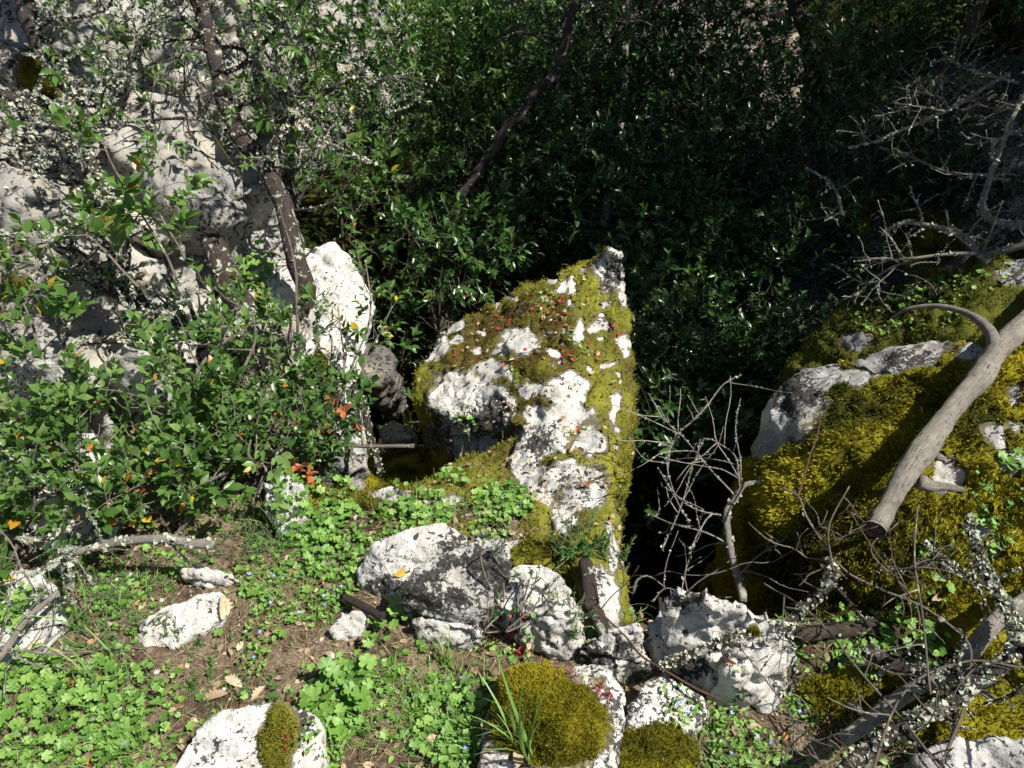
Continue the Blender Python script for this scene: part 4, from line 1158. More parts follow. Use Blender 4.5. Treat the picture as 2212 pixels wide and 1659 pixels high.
for cc, rr in ((c2, r2), (c3, r3), (c4, r4)):
    b.side(cc, rr, 12, (.08, .3), .5, .1, .85, .1, 2, lich=800, lsize=.012, tips=tips)
lich_leaves(b, tips, .08, .05, k=6, L=.08, tint=(.5, .2), odd=.010)
b.build('lichened_oak', 'crooked oak leaning to the top left corner, its dark trunk shaggy with grey lichen', 'tree', 'trunk', 'bark', 'leaf_light')
# lower bough tree at the left edge
b = Limb()
c, r = b.bough(PW((455, 735, 2.75), (389, 706, 2.75), (324, 667, 2.75), (252, 625, 2.75), (150, 560, 2.8), (60, 480, 2.85), (-40, 430, 2.9), (-200, 330, 3.0)), .026, .030, 10, .16, lich=1500, lsize=.016, ltint=.6)
c2, r2 = b.bough(PW((560, 755, 2.72), (480, 742, 2.7), (396, 730, 2.68), (300, 738, 2.66), (173, 742, 2.64), (150, 800, 2.6), (140, 860, 2.55)), .016, .010, 8, .2, lich=2000, lsize=.014, ltint=.75)
c3, r3 = b.bough(PW((230, 420, 2.9), (190, 335, 2.95), (149, 292, 3.0), (87, 250, 3.0), (45, 222, 3.0), (-30, 180, 3.05), (-200, 80, 3.1)), .018, .022, 9, .16, lich=700, lsize=.014)
tips = []
b.side(c, r, 24, (.1, .4), .4, .15, .85, 0, 2, lich=900, lsize=.014, tips=tips)
b.side(c2, r2, 8, (.1, .25), .5, .15, .85, 0, 1, lich=700, lsize=.012, tips=tips)
b.side(c3, r3, 14, (.1, .4), .4, .15, .85, 0, 2, lich=700, lsize=.013, tips=tips)
lich_leaves(b, tips, .06, .05, k=6, L=.08, tint=(.45, .2), odd=.010)
b.build('lichened_tree', 'low tree with boughs buried under pale crusty lichen at the left edge', 'tree', 'bough', 'bark', 'leaf_light')
# leafy shoots crossing in front of the cliff
def shoots(label, specs, size=.052, tint=(.5, .18), odd=.010, base=None, per=2, name='holm_oak_shoot'):
    b = Limb()
    for path, nt_ in specs:
        c, r = b.bough(PW(*path), .005, .002, 5, .1, lich=60, lsize=.006)
        tips = b.side(c, r, nt_, (.05, .16), .6, .3, .8, .2, 1)
        tips.append((c[-1], norm(c[-1] - c[-3])))
        b.leaves(tips, per, size, 6, .07, tint=tint, odd=odd, T=LEAFW)
    return b.build(name, label, 'tree shoot', 'stem', 'twig', 'leaf_light', 'leafy shoots in front of the cliff')
shoots('leafy holm oak shoot at the far left edge with a few yellow leaves', [([(170, 870, 2.3), (90, 790, 2.3), (20, 720, 2.3), (0, 600, 2.35), (20, 520, 2.4)], 6), ([(180, 880, 2.3), (120, 700, 2.3), (110, 620, 2.3), (60, 560, 2.35)], 6), ([(110, 840, 2.3), (70, 700, 2.3), (40, 640, 2.35)], 5)], odd=.03)
shoots('tufted holm oak shoots with broad pale leaves, left of the stump-like trunk', [([(260, 560, 2.5), (290, 480, 2.5), (320, 440, 2.5)], 5), ([(380, 600, 2.5), (340, 520, 2.5), (240, 350, 2.55), (220, 300, 2.6)], 6), ([(400, 560, 2.5), (340, 450, 2.5), (330, 370, 2.55)], 6), ([(300, 620, 2.5), (200, 520, 2.5), (150, 470, 2.55)], 6)], .055, (.65, .15))
shoots('young shoot with yellow leaves rising beside the cream boulder', [([(740, 920, 2.6), (750, 820, 2.6), (790, 720, 2.62), (800, 640, 2.65), (790, 560, 2.7)], 7), ([(745, 880, 2.6), (740, 760, 2.6), (730, 660, 2.6)], 5), ([(760, 860, 2.6), (800, 760, 2.65), (850, 660, 2.75)], 4)], .036, (.4, .15), odd=.07)
b = Limb()
b.bough(PW((644, 760, 2.8), (643, 714, 2.8), (640, 640, 2.8), (637, 584, 2.8), (621, 512, 2.8), (600, 440, 2.8)), .007, .003, 6, .1)
b.build('bare_shoot', 'thin straight grey shoot in front of the forked tree trunk', 'shoot', 'stem', 'twig')
b = Limb()
b.bough(PW((770, 850, 2.75), (785, 880, 2.72), (798, 930, 2.7), (815, 990, 2.65), (822, 1020, 2.62)), .014, .011, 8, .2, lich=900, lsize=.008, ltint=.6)
b.build('lichened_sapling', 'short lichened sapling standing in the hollow below the cream boulder', 'stem', 'stem', 'bark')

# the leafy bush sprawling below the cliff
def bush(label, cs, n, base, odd=.010, size=.042, tint=(.42, .2)):
    b = Limb()
    P, A = cloud(cs, n)
    P = P[:]; A = norm(A * .6 + np.array([.1, -.1, .6]) + rng.normal(0, .2, A.shape))
    sprigs(b.leaf, b.stem, P, A, .06 + .05 * rng.random(len(P)), 7, size, T=LEAFW, tint=tint, odd=odd, flat=.6)
    for q in range(8):
        c = cs[q % len(cs)]
        e = W(*c[:3]) + rng.normal(0, c[3] * .5, 3)
        s0 = np.array(base) + rng.normal(0, .15, 3) * np.array([1, .6, 0])
        cc, rr = b.bough([s0, (s0 + e) / 2 + rng.normal(0, .06, 3), e], .007, .003, 6, .1, lich=150, lsize=.006)
        b.leaves(b.side(cc, rr, 7, (.08, .25), .6, .3, .8, .2, 1), 1, size, 6, .07, T=LEAFW, tint=tint, odd=odd)
    return b.build('leafy_bush', label, 'bush', 'stem', 'twig', 'leaf_light', 'low evergreen bushes under the cliff')
bush('low evergreen bush spilling beneath the horizontal lichened bough', [(540, 800, 2.5, .24, .7), (400, 860, 2.4, .26, .7), (610, 880, 2.45, .22, .8), (440, 960, 2.3, .2, .6), (520, 700, 2.6, .12)], 330, G(480, 1010), tint=(.55, .22))
bush('sprawling evergreen bush on the left with scattered yellow leaves', [(300, 900, 2.3, .26, .7), (200, 960, 2.2, .24, .6), (380, 990, 2.2, .22, .5), (100, 960, 2.15, .24, .6), (20, 900, 2.15, .2, .6)], 300, G(250, 1060), odd=.010, tint=(.6, .22))
bush('small-leaved evergreen around the foot of the cream boulder', [(650, 770, 2.7, .15), (690, 870, 2.6, .11), (650, 940, 2.45, .14, .6), (700, 970, 2.5, .08)], 200, G(680, 1010), size=.032, tint=(.3, .15))
bush('straggling evergreen sprigs over the speckled rock at the lower left', [(60, 1050, 2.1, .12, .5), (180, 1090, 2.05, .1, .5), (350, 1050, 2.1, .12, .5), (450, 1040, 2.1, .1, .5), (40, 1190, 1.95, .08, .5)], 70, G(120, 1100), odd=.06)
# rust-coloured dead sprays
def rusty(label, px, py, d, n, sz=.036):
    lb = Buf(); sb = Buf()
    p = W(px, py, d)
    P = p + rng.normal(0, .025, (n, 3)); A = norm(rng.normal(0, .5, (n, 3)) + np.array([0, -.2, .6]))
    sprigs(lb, sb, P, A, .06, 5, sz, T=LEAFW, tint=(.5, .3))
    e = empty('dead_spray', p, label, 'spray', 'rust-brown dead leaf sprays')
    lb.build('foliage', M['rust'], e, stems=(sb, M['twig']))
rusty('rust-brown dead leaf spray hanging over the small dark hole below the bush', 660, 1025, 2.25, 7)
rusty('orange-brown dead leaves at the tip of the bush beside the dark gap', 738, 905, 2.45, 4)
rusty('pale orange dead leaves at the right edge of the bush', 655, 915, 2.42, 4, .03)
rusty('small rusty dead spray low in the left bush', 310, 1045, 2.15, 4, .03)

# trunks and poles in the thicket
def pole(name, label, path, r0, r1, mat='bark_moss', lich=0, sides=0, cat='tree', knob=.12, lt=.5, part='trunk'):
    b = Limb()
    c, r = b.bough(PW(*path), r0, r1, 10, knob, lich=lich, lsize=.012, ltint=lt)
    if sides:
        b.side(c, r, sides, (.15, .5), .4, .1, .8, .1, 2, lich=lich * .5)
    return b.build(name, label, cat, part, mat)
pole('leaning_tree', 'bare dark tree leaning from the top centre down into the thicket', [(1255, -60, 3.9), (1246, 0, 3.9), (1232, 45, 3.92), (1211, 121, 3.95), (1187, 167, 3.97), (1152, 201, 4.0), (1124, 250, 4.0), (1088, 290, 4.05), (1037, 365, 4.1), (990, 440, 4.1), (960, 560, 4.1)], .020, .030, 'bark', 60, 3)
pole('shaded_tree', 'thick tree trunk darkened as if in deep shade left of the tall boulder', [(880, 380, 4.4), (900, 500, 4.35), (925, 590, 4.3), (945, 660, 4.2), (960, 760, 4.1), (950, 900, 4.0)], .045, .075, 'bark', 0, 0)  # darker moss-free bark stands in for deep shade
pole('thin_tree', 'thin pale upright trunk among the evergreens behind the boulder tip', [(1358, -60, 5.1), (1353, 100, 5.0), (1345, 250, 4.9), (1325, 340, 4.7), (1312, 440, 4.5), (1300, 560, 4.4)], .014, .030, 'dead_grey', 150, 3)
pole('leaning_tree', 'slim trunk slanting down from the top right corner past the shaded wall', [(2150, -60, 3.7), (2124, 0, 3.7), (2069, 97, 3.75), (2017, 174, 3.8), (1965, 278, 3.85), (1900, 350, 3.95), (1850, 420, 4.0), (1810, 500, 4.0), (1790, 640, 4.0)], .026, .040, 'bark', 60, 5)
pole('mossy_tree', 'short mossy trunk at the top edge between two evergreens', [(1690, -80, 5.2), (1712, 0, 5.1), (1735, 60, 5.1), (1760, 200, 5.0), (1770, 420, 4.7)], .035, .05, 'bark_moss', 0, 4)
pole('leaning_tree', 'mossy trunk at the edge of the thicket in front of the shaded wall', [(1650, 520, 4.2), (1700, 600, 3.95), (1660, 640, 3.9), (1620, 720, 3.7), (1590, 860, 3.5)], .03, .04, 'bark_moss', 0, 2)

# ------------------------------------------------------------------ bare lichened branches on the right
def branch(name, label, specs, mat='dead_grey', sides=6, L=(.05, .2), cat='branch', group='bare branches on the right', lv=2, slich=300):
    b = Limb()
    for path, r0, r1, lich, lt in specs:
        c, r = b.bough(PW(*path), r0, r1, 8 if r0 > .008 else 6, .15, lich=lich, lsize=.009, ltint=lt)
        if sides:
            b.side(c, r, sides, L, .5, .1, .75, .1, lv, lich=slich * .6, lsize=.006, crook=.25)
    return b.build(name, label, cat, 'wood', mat, group=group)
branch('bare_branch', 'hooked lichened branch hanging down the right edge in front of the shaded wall', [([(2260, 120, 2.6), (2212, 208, 2.6), (2190, 250, 2.6), (2166, 312, 2.6), (2140, 380, 2.58), (2122, 430, 2.55), (2130, 465, 2.5), (2165, 482, 2.45), (2230, 492, 2.4), (2320, 500, 2.35)], .006, .013, 500, .8),
                        ([(2290, 270, 2.5), (2212, 282, 2.55), (2170, 295, 2.57), (2148, 312, 2.58), (2143, 345, 2.58)], .007, .005, 300, .7)], sides=3)
branch('bare_branch', 'forked lichened branch reaching in from the right above the mossy bank', [([(2300, 505, 2.2), (2212, 530, 2.25), (2128, 550, 2.3), (2117, 552, 2.3), (2093, 520, 2.32), (2051, 496, 2.35), (1985, 480, 2.4), (1955, 480, 2.42), (1923, 494, 2.44), (1905, 510, 2.45)], .012, .004, 500, .8),
                        ([(2128, 546, 2.3), (2056, 548, 2.3), (1973, 559, 2.32), (1912, 562, 2.35), (1850, 557, 2.4)], .007, .003, 200, .7),
                        ([(2128, 550, 2.3), (2146, 584, 2.25), (2200, 616, 2.2), (2260, 650, 2.15), (2340, 700, 2.1)], .013, .015, 1100, .7),
                        ([(1990, 556, 2.32), (1935, 575, 2.35), (1894, 600, 2.4), (1852, 636, 2.42), (1844, 658, 2.43)], .005, .003, 60, .6)], sides=6)
branch('bare_branch', 'fine twiggy pale branch lit against the shaded wall at the upper right', [([(2180, 160, 2.9), (2097, 210, 2.9), (2052, 236, 2.92), (2000, 260, 2.95), (1930, 288, 3.0), (1895, 305, 3.0), (1833, 320, 3.05)], .008, .003, 500, .8),
                        ([(2052, 236, 2.92), (2030, 210, 2.95), (1980, 198, 2.97), (1927, 187, 3.0)], .004, .002, 300, .8), ([(2040, 240, 2.92), (1990, 232, 2.9), (1935, 225, 2.95)], .004, .002, 300, .8),
                        ([(2200, 180, 2.8), (2121, 160, 2.85), (2080, 145, 2.9), (2048, 126, 2.95)], .005, .002, 400, .8)], sides=7, L=(.06, .22))
branch('bare_branch', 'thin branch below the fine twiggy one, drooping to the left', [([(2180, 390, 2.9), (2121, 380, 2.95), (2034, 368, 3.0), (1972, 340, 3.1), (1900, 320, 3.2)], .006, .003, 250, .4),
                        ([(1740, 365, 3.3), (1788, 392, 3.25), (1808, 424, 3.2), (1822, 465, 3.15)], .004, .005, 700, .4)], sides=5, L=(.06, .25))
branch('fallen_pole', 'long dark fallen pole lying down the mossy bank', [([(2140, 500, 2.75), (2020, 602, 2.65), (1912, 674, 2.6), (1840, 735, 2.55), (1745, 785, 2.55)], .018, .014, 120, .5)], 'bark', sides=2, group=None)
branch('fallen_pole', 'second thinner dark pole lying just below the first on the mossy bank', [([(2090, 655, 2.3), (1960, 680, 2.35), (1880, 730, 2.4), (1800, 780, 2.45), (1720, 800, 2.5)], .010, .007, 60, .5)], 'bark', sides=2, group=None)
# the dead limb over the golden boulder
b = Buf()
lp = catmull(PW((2420, 470, 2.15), (2300, 600, 2.02), (2235, 680, 1.97), (2160, 750, 1.90), (2118, 815, 1.85), (2060, 880, 1.80), (2010, 950, 1.74), (1960, 1020, 1.68), (1925, 1080, 1.64), (1890, 1145, 1.59)), 90)
t = np.linspace(0, 1, 90)
rad = .0255 - .003 * t + .0025 * np.exp(-((t - .7) / .03) ** 2) + .006 * np.exp(-((t - .45) / .05) ** 2) - .003 * np.sin(t * 16)
e = empty('dead_limb', lp.mean(0), 'thick weathered dead limb with a sawn end, propped across the golden mossy boulder', 'log')
tube(b, lp, rad, 26, .16, cap=False)
b.build('trunk', M['dead'], e)
b = Buf()
D = norm(lp[-1] - lp[-2]); X = norm(np.cross(D, [0, 0, 1])); Y = np.cross(X, D)
rr_, aa = np.meshgrid(np.linspace(0, 1, 7), np.arange(28) / 28 * 2 * math.pi, indexing='ij')
pr = lp[-1] - D * .004 + rad[-1] * .99 * rr_[..., None] * (np.cos(aa)[..., None] * X + np.sin(aa)[..., None] * Y)
pr += D * (.004 * fbm(pr * 60, 3) - .004 * rr_)[..., None]
i, k = np.meshgrid(np.arange(6), np.arange(28), indexing='ij'); i, k = i.ravel(), k.ravel()
b.add(pr.reshape(-1, 3), np.stack([i * 28 + k, i * 28 + (k + 1) % 28, (i + 1) * 28 + (k + 1) % 28, (i + 1) * 28 + k], -1))
b.build('cut_end', M['end'], e)
b = Buf()
sp = catmull(PW((2150, 765, 1.89), (2140, 720, 1.9), (2112, 690, 1.92), (2070, 670, 1.97), (2015, 661, 2.02), (1960, 668, 2.06), (1925, 688, 2.10)), 50)
tube(b, sp, np.linspace(.019, .003, 50) ** 1.0 * (1 - .25 * np.sin(np.linspace(0, 3.1, 50))), 12, .14)
b.build('side_branch', M['dead'], e); b = Buf()
sp2 = catmull(PW((1985, 1040, 1.66), (2010, 1050, 1.66), (2045, 1052, 1.68), (2080, 1058, 1.72)), 16)
tube(b, sp2, np.linspace(.016, .006, 16), 9, .25)
b.build('side_branch', M['dead'], e); b = Buf()
sp3 = catmull(PW((2020, 985, 1.74), (2035, 990, 1.75), (2040, 1000, 1.76)), 8)
tube(b, sp3, np.linspace(.012, .003, 8), 8, .25)
b.build('side_branch', M['dead'], e)

# ---- bottom right tangle
branch('lichened_branch', 'lichen-crusted crooked stick lying across the big fissured boulder', [([(1790, 1215, 1.72), (1796, 1245, 1.73), (1779, 1280, 1.74), (1732, 1315, 1.74), (1703, 1348, 1.73), (1655, 1352, 1.72), (1606, 1366, 1.70), (1563, 1385, 1.69), (1487, 1420, 1.70), (1430, 1440, 1.73)], .013, .009, 2200, .75),
                        ([(1703, 1348, 1.73), (1706, 1400, 1.74), (1716, 1440, 1.76), (1700, 1500, 1.78)], .006, .004, 500, .6)], 'bark', sides=1)
branch('long_twig', 'long bare dark twig curving from the golden moss down to the bottom right', [([(1690, 1055, 1.75), (1725, 1075, 1.75), (1743, 1120, 1.72), (1786, 1187, 1.7), (1829, 1237, 1.68), (1894, 1270, 1.66), (1984, 1306, 1.64), (2056, 1356, 1.60), (2092, 1396, 1.57), (2092, 1457, 1.55), (2078, 1529, 1.52), (2038, 1640, 1.48), (2010, 1740, 1.45)], .0025, .0035, 20, .5),
                        ([(1829, 1250, 1.68), (1780, 1210, 1.69), (1735, 1200, 1.7), (1722, 1150, 1.7)], .002, .0015, 0, .5)], 'twig', sides=2, slich=0)
branch('lichened_branch', 'thick branch white with lichen sweeping through the bottom right corner', [([(2090, 1120, 1.75), (2103, 1169, 1.73), (2128, 1234, 1.7), (2157, 1284, 1.67), (2190, 1349, 1.62), (2186, 1403, 1.58), (2128, 1457, 1.55), (2056, 1511, 1.53), (1966, 1565, 1.52), (1876, 1619, 1.50), (1810, 1690, 1.48)], .010, .017, 2600, .7),
                        ([(2157, 1284, 1.67), (2080, 1235, 1.68), (2030, 1200, 1.7), (2000, 1170, 1.72)], .005, .003, 900, .6), ([(2186, 1403, 1.58), (2260, 1420, 1.55), (2340, 1440, 1.5)], .015, .018, 1200, .6)], 'bark', sides=5, slich=900)
branch('dead_branch', 'stout dark grey branch beneath the lichen-white one, bottom right', [([(2330, 1240, 1.75), (2212, 1300, 1.72), (2146, 1335, 1.7), (2092, 1396, 1.68), (2038, 1457, 1.66), (1912, 1529, 1.66), (1820, 1600, 1.65)], .020, .016, 400, .5), ([(2200, 1310, 1.72), (2240, 1380, 1.7), (2330, 1460, 1.66)], .012, .014, 300, .5)], 'dead_grey', sides=3, slich=500)
branch('dead_branch', 'short dark fallen log beside the fissured boulder, a broken brown end on it', [([(1712, 1368, 1.86), (1780, 1366, 1.87), (1850, 1364, 1.88), (1900, 1362, 1.88), (1970, 1370, 1.9)], .020, .018, 150, .3)], 'bark_moss', sides=0)
branch('dead_branch', 'lichened bough mound among leaves right of the dark fallen log', [([(1870, 1400, 1.78), (1910, 1430, 1.75), (1960, 1450, 1.72), (2030, 1450, 1.7)], .020, .010, 2500, .35)], 'bark', sides=4, slich=1500)
branch('thin_twigs', 'straw-thin pale twigs crossing in the bottom right', [([(1985, 1090, 1.6), (1975, 1200, 1.55), (1990, 1330, 1.5), (2010, 1500, 1.45)], .0016, .0025, 0, .5), ([(1940, 1130, 1.6), (1880, 1190, 1.62), (1962, 1280, 1.6)], .0018, .0025, 0, .5),
                        ([(1650, 1260, 1.75), (1760, 1330, 1.7), (1850, 1440, 1.6), (1950, 1560, 1.5), (2050, 1690, 1.4)], .002, .003, 0, .5), ([(1560, 1350, 1.7), (1700, 1530, 1.55), (1790, 1680, 1.45)], .001, .002, 0, .5),
                        ([(2212, 1440, 1.5), (2080, 1430, 1.5), (1950, 1500, 1.5), (1880, 1690, 1.45)], .002, .003, 0, .5), ([(1835, 1050, 1.6), (1790, 890 + 250, 1.6), (1800, 1230, 1.55)], .002, .002, 0, .5)], 'twig', sides=3, slich=0, cat='twigs')
branch('red_twig', 'slim reddish twig standing in front of the golden moss', [([(1772, 890, 1.9), (1765, 940, 1.88), (1748, 990, 1.86), (1735, 1040, 1.84), (1722, 1080, 1.82)], .0018, .003, 0, .5), ([(1990, 880, 1.8), (1992, 890, 1.8)], .001, .001, 0, .5)], 'twig_red', sides=0, cat='twig')
branch('red_twig', 'slender dark red twig hanging below the sawn end of the dead limb', [([(1835, 1105, 1.58), (1880, 1175, 1.57), (1920, 1230, 1.57), (1965, 1300, 1.58)], .0018, .0022, 0, .5)], 'twig_red', sides=1, slich=0, cat='twig')
branch('long_twig', 'thin brown twig lying over the spotted grey rocks at the bottom centre', [([(1280, 1310, 1.8), (1305, 1331, 1.8), (1355, 1378, 1.77), (1384, 1414, 1.74), (1427, 1443, 1.71), (1493, 1482, 1.68), (1560, 1512, 1.66)], .002, .0035, 0, .5)], 'twig_red', sides=1, slich=0, group=None)
# twiggy dead shrub between the boulders
b = Limb()
c, r = b.bough(PW((1605, 1300, 2.0), (1590, 1230, 2.02), (1575, 1170, 2.03), (1568, 1110, 2.05), (1590, 1080, 2.05), (1610, 1050, 2.05), (1645, 1040, 2.05)), .011, .006, 8, .2, lich=250, lsize=.009, ltint=.4)
specs = [[(1600, 1060, 2.05), (1590, 990, 2.1), (1560, 965, 2.1), (1520, 950, 2.12), (1485, 985, 2.15)], [(1590, 1075, 2.05), (1530, 1010, 2.1), (1480, 950, 2.15), (1466, 933, 2.2)], [(1466, 935, 2.2), (1516, 890, 2.2), (1563, 829, 2.25), (1602, 809, 2.3)],
         [(1570, 1120, 2.05), (1500, 1100, 2.1), (1450, 1060, 2.15), (1420, 1010, 2.2)], [(1600, 1060, 2.05), (1600, 1000, 2.1), (1590, 930, 2.15), (1600, 860, 2.2)], [(1466, 935, 2.2), (1440, 1000, 2.15), (1460, 1080, 2.1), (1490, 1130, 2.05)],
         [(1466, 935, 2.2), (1430, 900, 2.25), (1400, 850, 2.3)], [(1430, 1190, 2.1), (1470, 1090, 2.12), (1495, 1010, 2.12), (1520, 950, 2.12)], [(1580, 1180, 2.03), (1520, 1150, 2.05), (1450, 1130, 2.1), (1400, 1110, 2.15)], [(1460, 1330, 2.1), (1480, 1240, 2.1), (1500, 1180, 2.1), (1520, 1100, 2.15)],
         [(1590, 1250, 2.0), (1640, 1200, 2.0), (1700, 1160, 1.95)], [(1410, 1300, 2.1), (1440, 1270, 2.1), (1500, 1290, 2.05), (1580, 1290, 2.0)]]
for s_ in specs:
    cc, rr = b.bough(PW(*s_), .0027, .0012, 5, .15, lich=220, lsize=.006, ltint=.3)
    b.side(cc, rr, 4, (.06, .25), .6, .05, .7, .05, 1, lich=60, lsize=.005, crook=.18)
b.build('dead_shrub', 'tangled leafless shrub with blue-grey lichen in the gap between the big mossy boulders', 'shrub', 'stem', 'dead_grey')
pole('fallen_twig', 'arched brown twig stub behind the grey wedge of rock', [(1368, 1280, 2.0), (1375, 1255, 2.0), (1400, 1245, 2.0), (1432, 1265, 2.0)], .004, .002, 'dead', 0, 1, 'twig', part='wood')
pole('fallen_stick', 'dark upright stick wedged between the narrow grey stone and the fissured boulder', [(1425, 1290, 1.92), (1430, 1350, 1.9), (1428, 1440, 1.86)], .005, .008, 'bark', 0, 0, 'stick', part='wood')
pole('old_stump', 'dark weathered woody stump topped by green needle leaves, beside the white strip of rock', [(1262, 1215, 1.95), (1266, 1250, 1.93), (1276, 1310, 1.90), (1292, 1350, 1.88), (1305, 1395, 1.86)], .017, .024, 'bark', 0, 0, 'stump', .25, part='wood')
b = Limb()
c, r = b.bough(PW((20, 1160, 2.0), (90, 1176, 1.98), (144, 1194, 1.96), (216, 1180, 1.96), (270, 1169, 1.96), (360, 1165, 1.95), (460, 1178, 1.93)), .010, .012, 9, .2, lich=900, lsize=.010, ltint=.6)
b.side(c, r, 10, (.08, .2), .3, .05, .8, 0, 1, lich=400, lsize=.007)
b.build('fallen_branch', 'long dead branch with white lichen lying behind the green mats on the left', 'branch', 'wood', 'dead_grey')
pole('fallen_branch', 'short grey dead branch leaning over the pale rock at the left edge', [(-20, 1440, 1.75), (20, 1390, 1.78), (60, 1330, 1.82), (125, 1275, 1.86)], .009, .006, 'dead_grey', 100, 4, 'branch', part='wood')
pole('fallen_branch', 'dark rotten stick beside the white slab, left of the crusted rock', [(740, 1290, 1.95), (790, 1310, 1.9), (830, 1330, 1.86)], .011, .010, 'bark', 0, 0, 'branch', part='wood')
pole('lichened_upright', 'upright white-lichened stick among the green mats at the left', [(152, 1180, 1.9), (150, 1240, 1.87), (148, 1300, 1.84)], .005, .005, 'twig', 1500, 1, 'stick', part='wood')
# ------------------------------------------------------------------ small plants on the rim
UP = np.array([0, 0, 1.0])
def around(ctr, R, n, sq=1.0):
    out = []
    for _ in range(n):
        a, r = rng.random() * 6.283, R * math.sqrt(rng.random())
        q, nn, i = drop(ctr[0] + r * math.cos(a), ctr[1] + r * sq * math.sin(a))
        if q is not None and abs(q[2] - ctr[2]) < R * 1.5 + .08:
            out.append((q, nn))
    return out
def cranesbill(label, px, py, R, n, size=.014, h=(.01, .04), red=0.0, tint=.5, sq=1.0, onto=None, group='cranesbill plants on the rim and rocks'):
    c, cn = hit(px, py)
    lb, sb = Buf(), Buf()
    S = around(c, R, int(n * 1.7), sq)
    if not S: return
    P = np.array([s[0] for s in S]); m = len(P)
    tips = P + UP * rng.uniform(h[0], h[1], (m, 1)) + rng.normal(0, .006, (m, 3))
    tilt = norm(UP + rng.normal(0, .32, (m, 3)) + np.array([.1, -.1, 0]) + 0.25 * np.array([s[1] for s in S]))
    out = P - c; out[:, 2] = 0
    Y = norm(out + rng.normal(0, R * .5 + .01, (m, 3)))
    Y = norm(Y - (Y * tilt).sum(1, keepdims=True) * tilt)
    sz = size * .72 * (0.45 + 0.8 * rng.random(m))
    tt = np.clip(rng.normal(tint, .25, m), 0, .88)
    tt = np.where(rng.random(m) < red, 1.0, tt)
    inst(lb, DISC, tips, Y, tilt, sz, tt)
    foot = P - Y * .012 - UP * .004
    if m < 16 or R < .035: foot = np.repeat((c - cn * .003)[None], m, 0)
    bars(sb, foot, tips - tilt * .18 * sz[:, None], .0007)
    lb.build('cranesbill_plant', M['herb'], None, stems=(sb, M['spurge']), label=label, cat='plant', group=group)
for a in [
    ('lush bright green cranesbill beside the narrow white rock', 690, 1110, .11, 120, .016),
    ('bright cranesbill patch left of the flat sunlit slab', 735, 1205, .09, 80, .013),
    ('cranesbill on the lip of the hollow right above the flat slab', 900, 1110, .10, 90, .014),
    ('dense cranesbill cushion on the mossy ledge beside the white cracked rock', 1090, 1090, .085, 120, .014),
    ('cranesbill seedlings trailing down the brown mossy ledge', 1060, 1150, .06, 40, .010),
    ('small cranesbill high on the mossy ledge above the dark side', 1010, 985, .05, 26, .013),
    ('tiny cranesbill with red leaves just under the tall boulder block', 985, 1035, .05, 22, .012),
    ('large-leaved cranesbill with broad pale round leaves near the bottom', 735, 1520, .085, 42, .026, (.02, .06)),
    ('single-stemmed cranesbill with three large leaves touching the crusted rock', 872, 1340, .03, 7, .024, (.03, .06)),
    ('two-leaved cranesbill standing just left of the crusted rock', 820, 1385, .04, 6, .020, (.03, .05)),
    ('cranesbill at the left edge, bottom corner, glossy bluish-green', 40, 1500, .10, 60, .018),
    ('wide cranesbill mat in the bottom left, right of the glossy one', 170, 1560, .14, 130, .016),
    ('low cranesbill patch above the broad white rock', 300, 1530, .10, 60, .014),
    ('cranesbill left of the moss-capped rock', 970, 1560, .09, 70, .017),
    ('small cranesbill tuft at the foot of the moss-capped rock, bottom edge', 985, 1630, .05, 30, .014),
    ('cranesbill and red leaf cluster under the stonecrop', 1120, 1390, .04, 26, .009, (.005, .015), .15),
    ('low cranesbill at the left edge beside a yellow leaf', 20, 1330, .08, 40, .018),
    ('cranesbill trailing over golden moss at the right edge', 2150, 1085, .07, 70, .014, (.0, .02)),
    ('cranesbill hanging below the dead limb on the golden moss', 2000, 1235, .055, 26, .018, (.0, .02)),
    ('cranesbill above the dark fallen log in the lower right', 1855, 1355, .05, 16, .017, (.01, .03)),
    ('leafy cranesbill below the dark fallen log in the lower right', 1960, 1400, .08, 40, .020, (.01, .05)),
    ('shaded cranesbill left of the lichened bough mound', 1850, 1440, .06, 30, .017, (.01, .03)),
    ('cranesbill beside the white stones near the right edge', 2130, 1130, .06, 40, .013, (.0, .02)),
    ('small cranesbill on the mossy bank under the forked branch', 1960, 610, .12, 60, .014, (.0, .02)),
    ('cranesbill high on the mossy bank at the right', 2060, 620, .12, 70, .014, (.0, .02)),
    ('scattered cranesbill along the foot of the mossy bank', 1880, 690, .12, 50, .013, (.0, .02)),
    ('cranesbill clinging to the lower mossy bank by the grey shoulder', 1990, 690, .10, 40, .013, (.0, .02)),
    ('tiny cranesbill on the big golden moss cushion, left part', 1780, 1065, .02, 6, .009, (.0, .01)),
    ('light green herb at the base of the cliff between two trunks', 545, 600, .10, 60, .022, (.01, .1)),
]:
    cranesbill(*a)
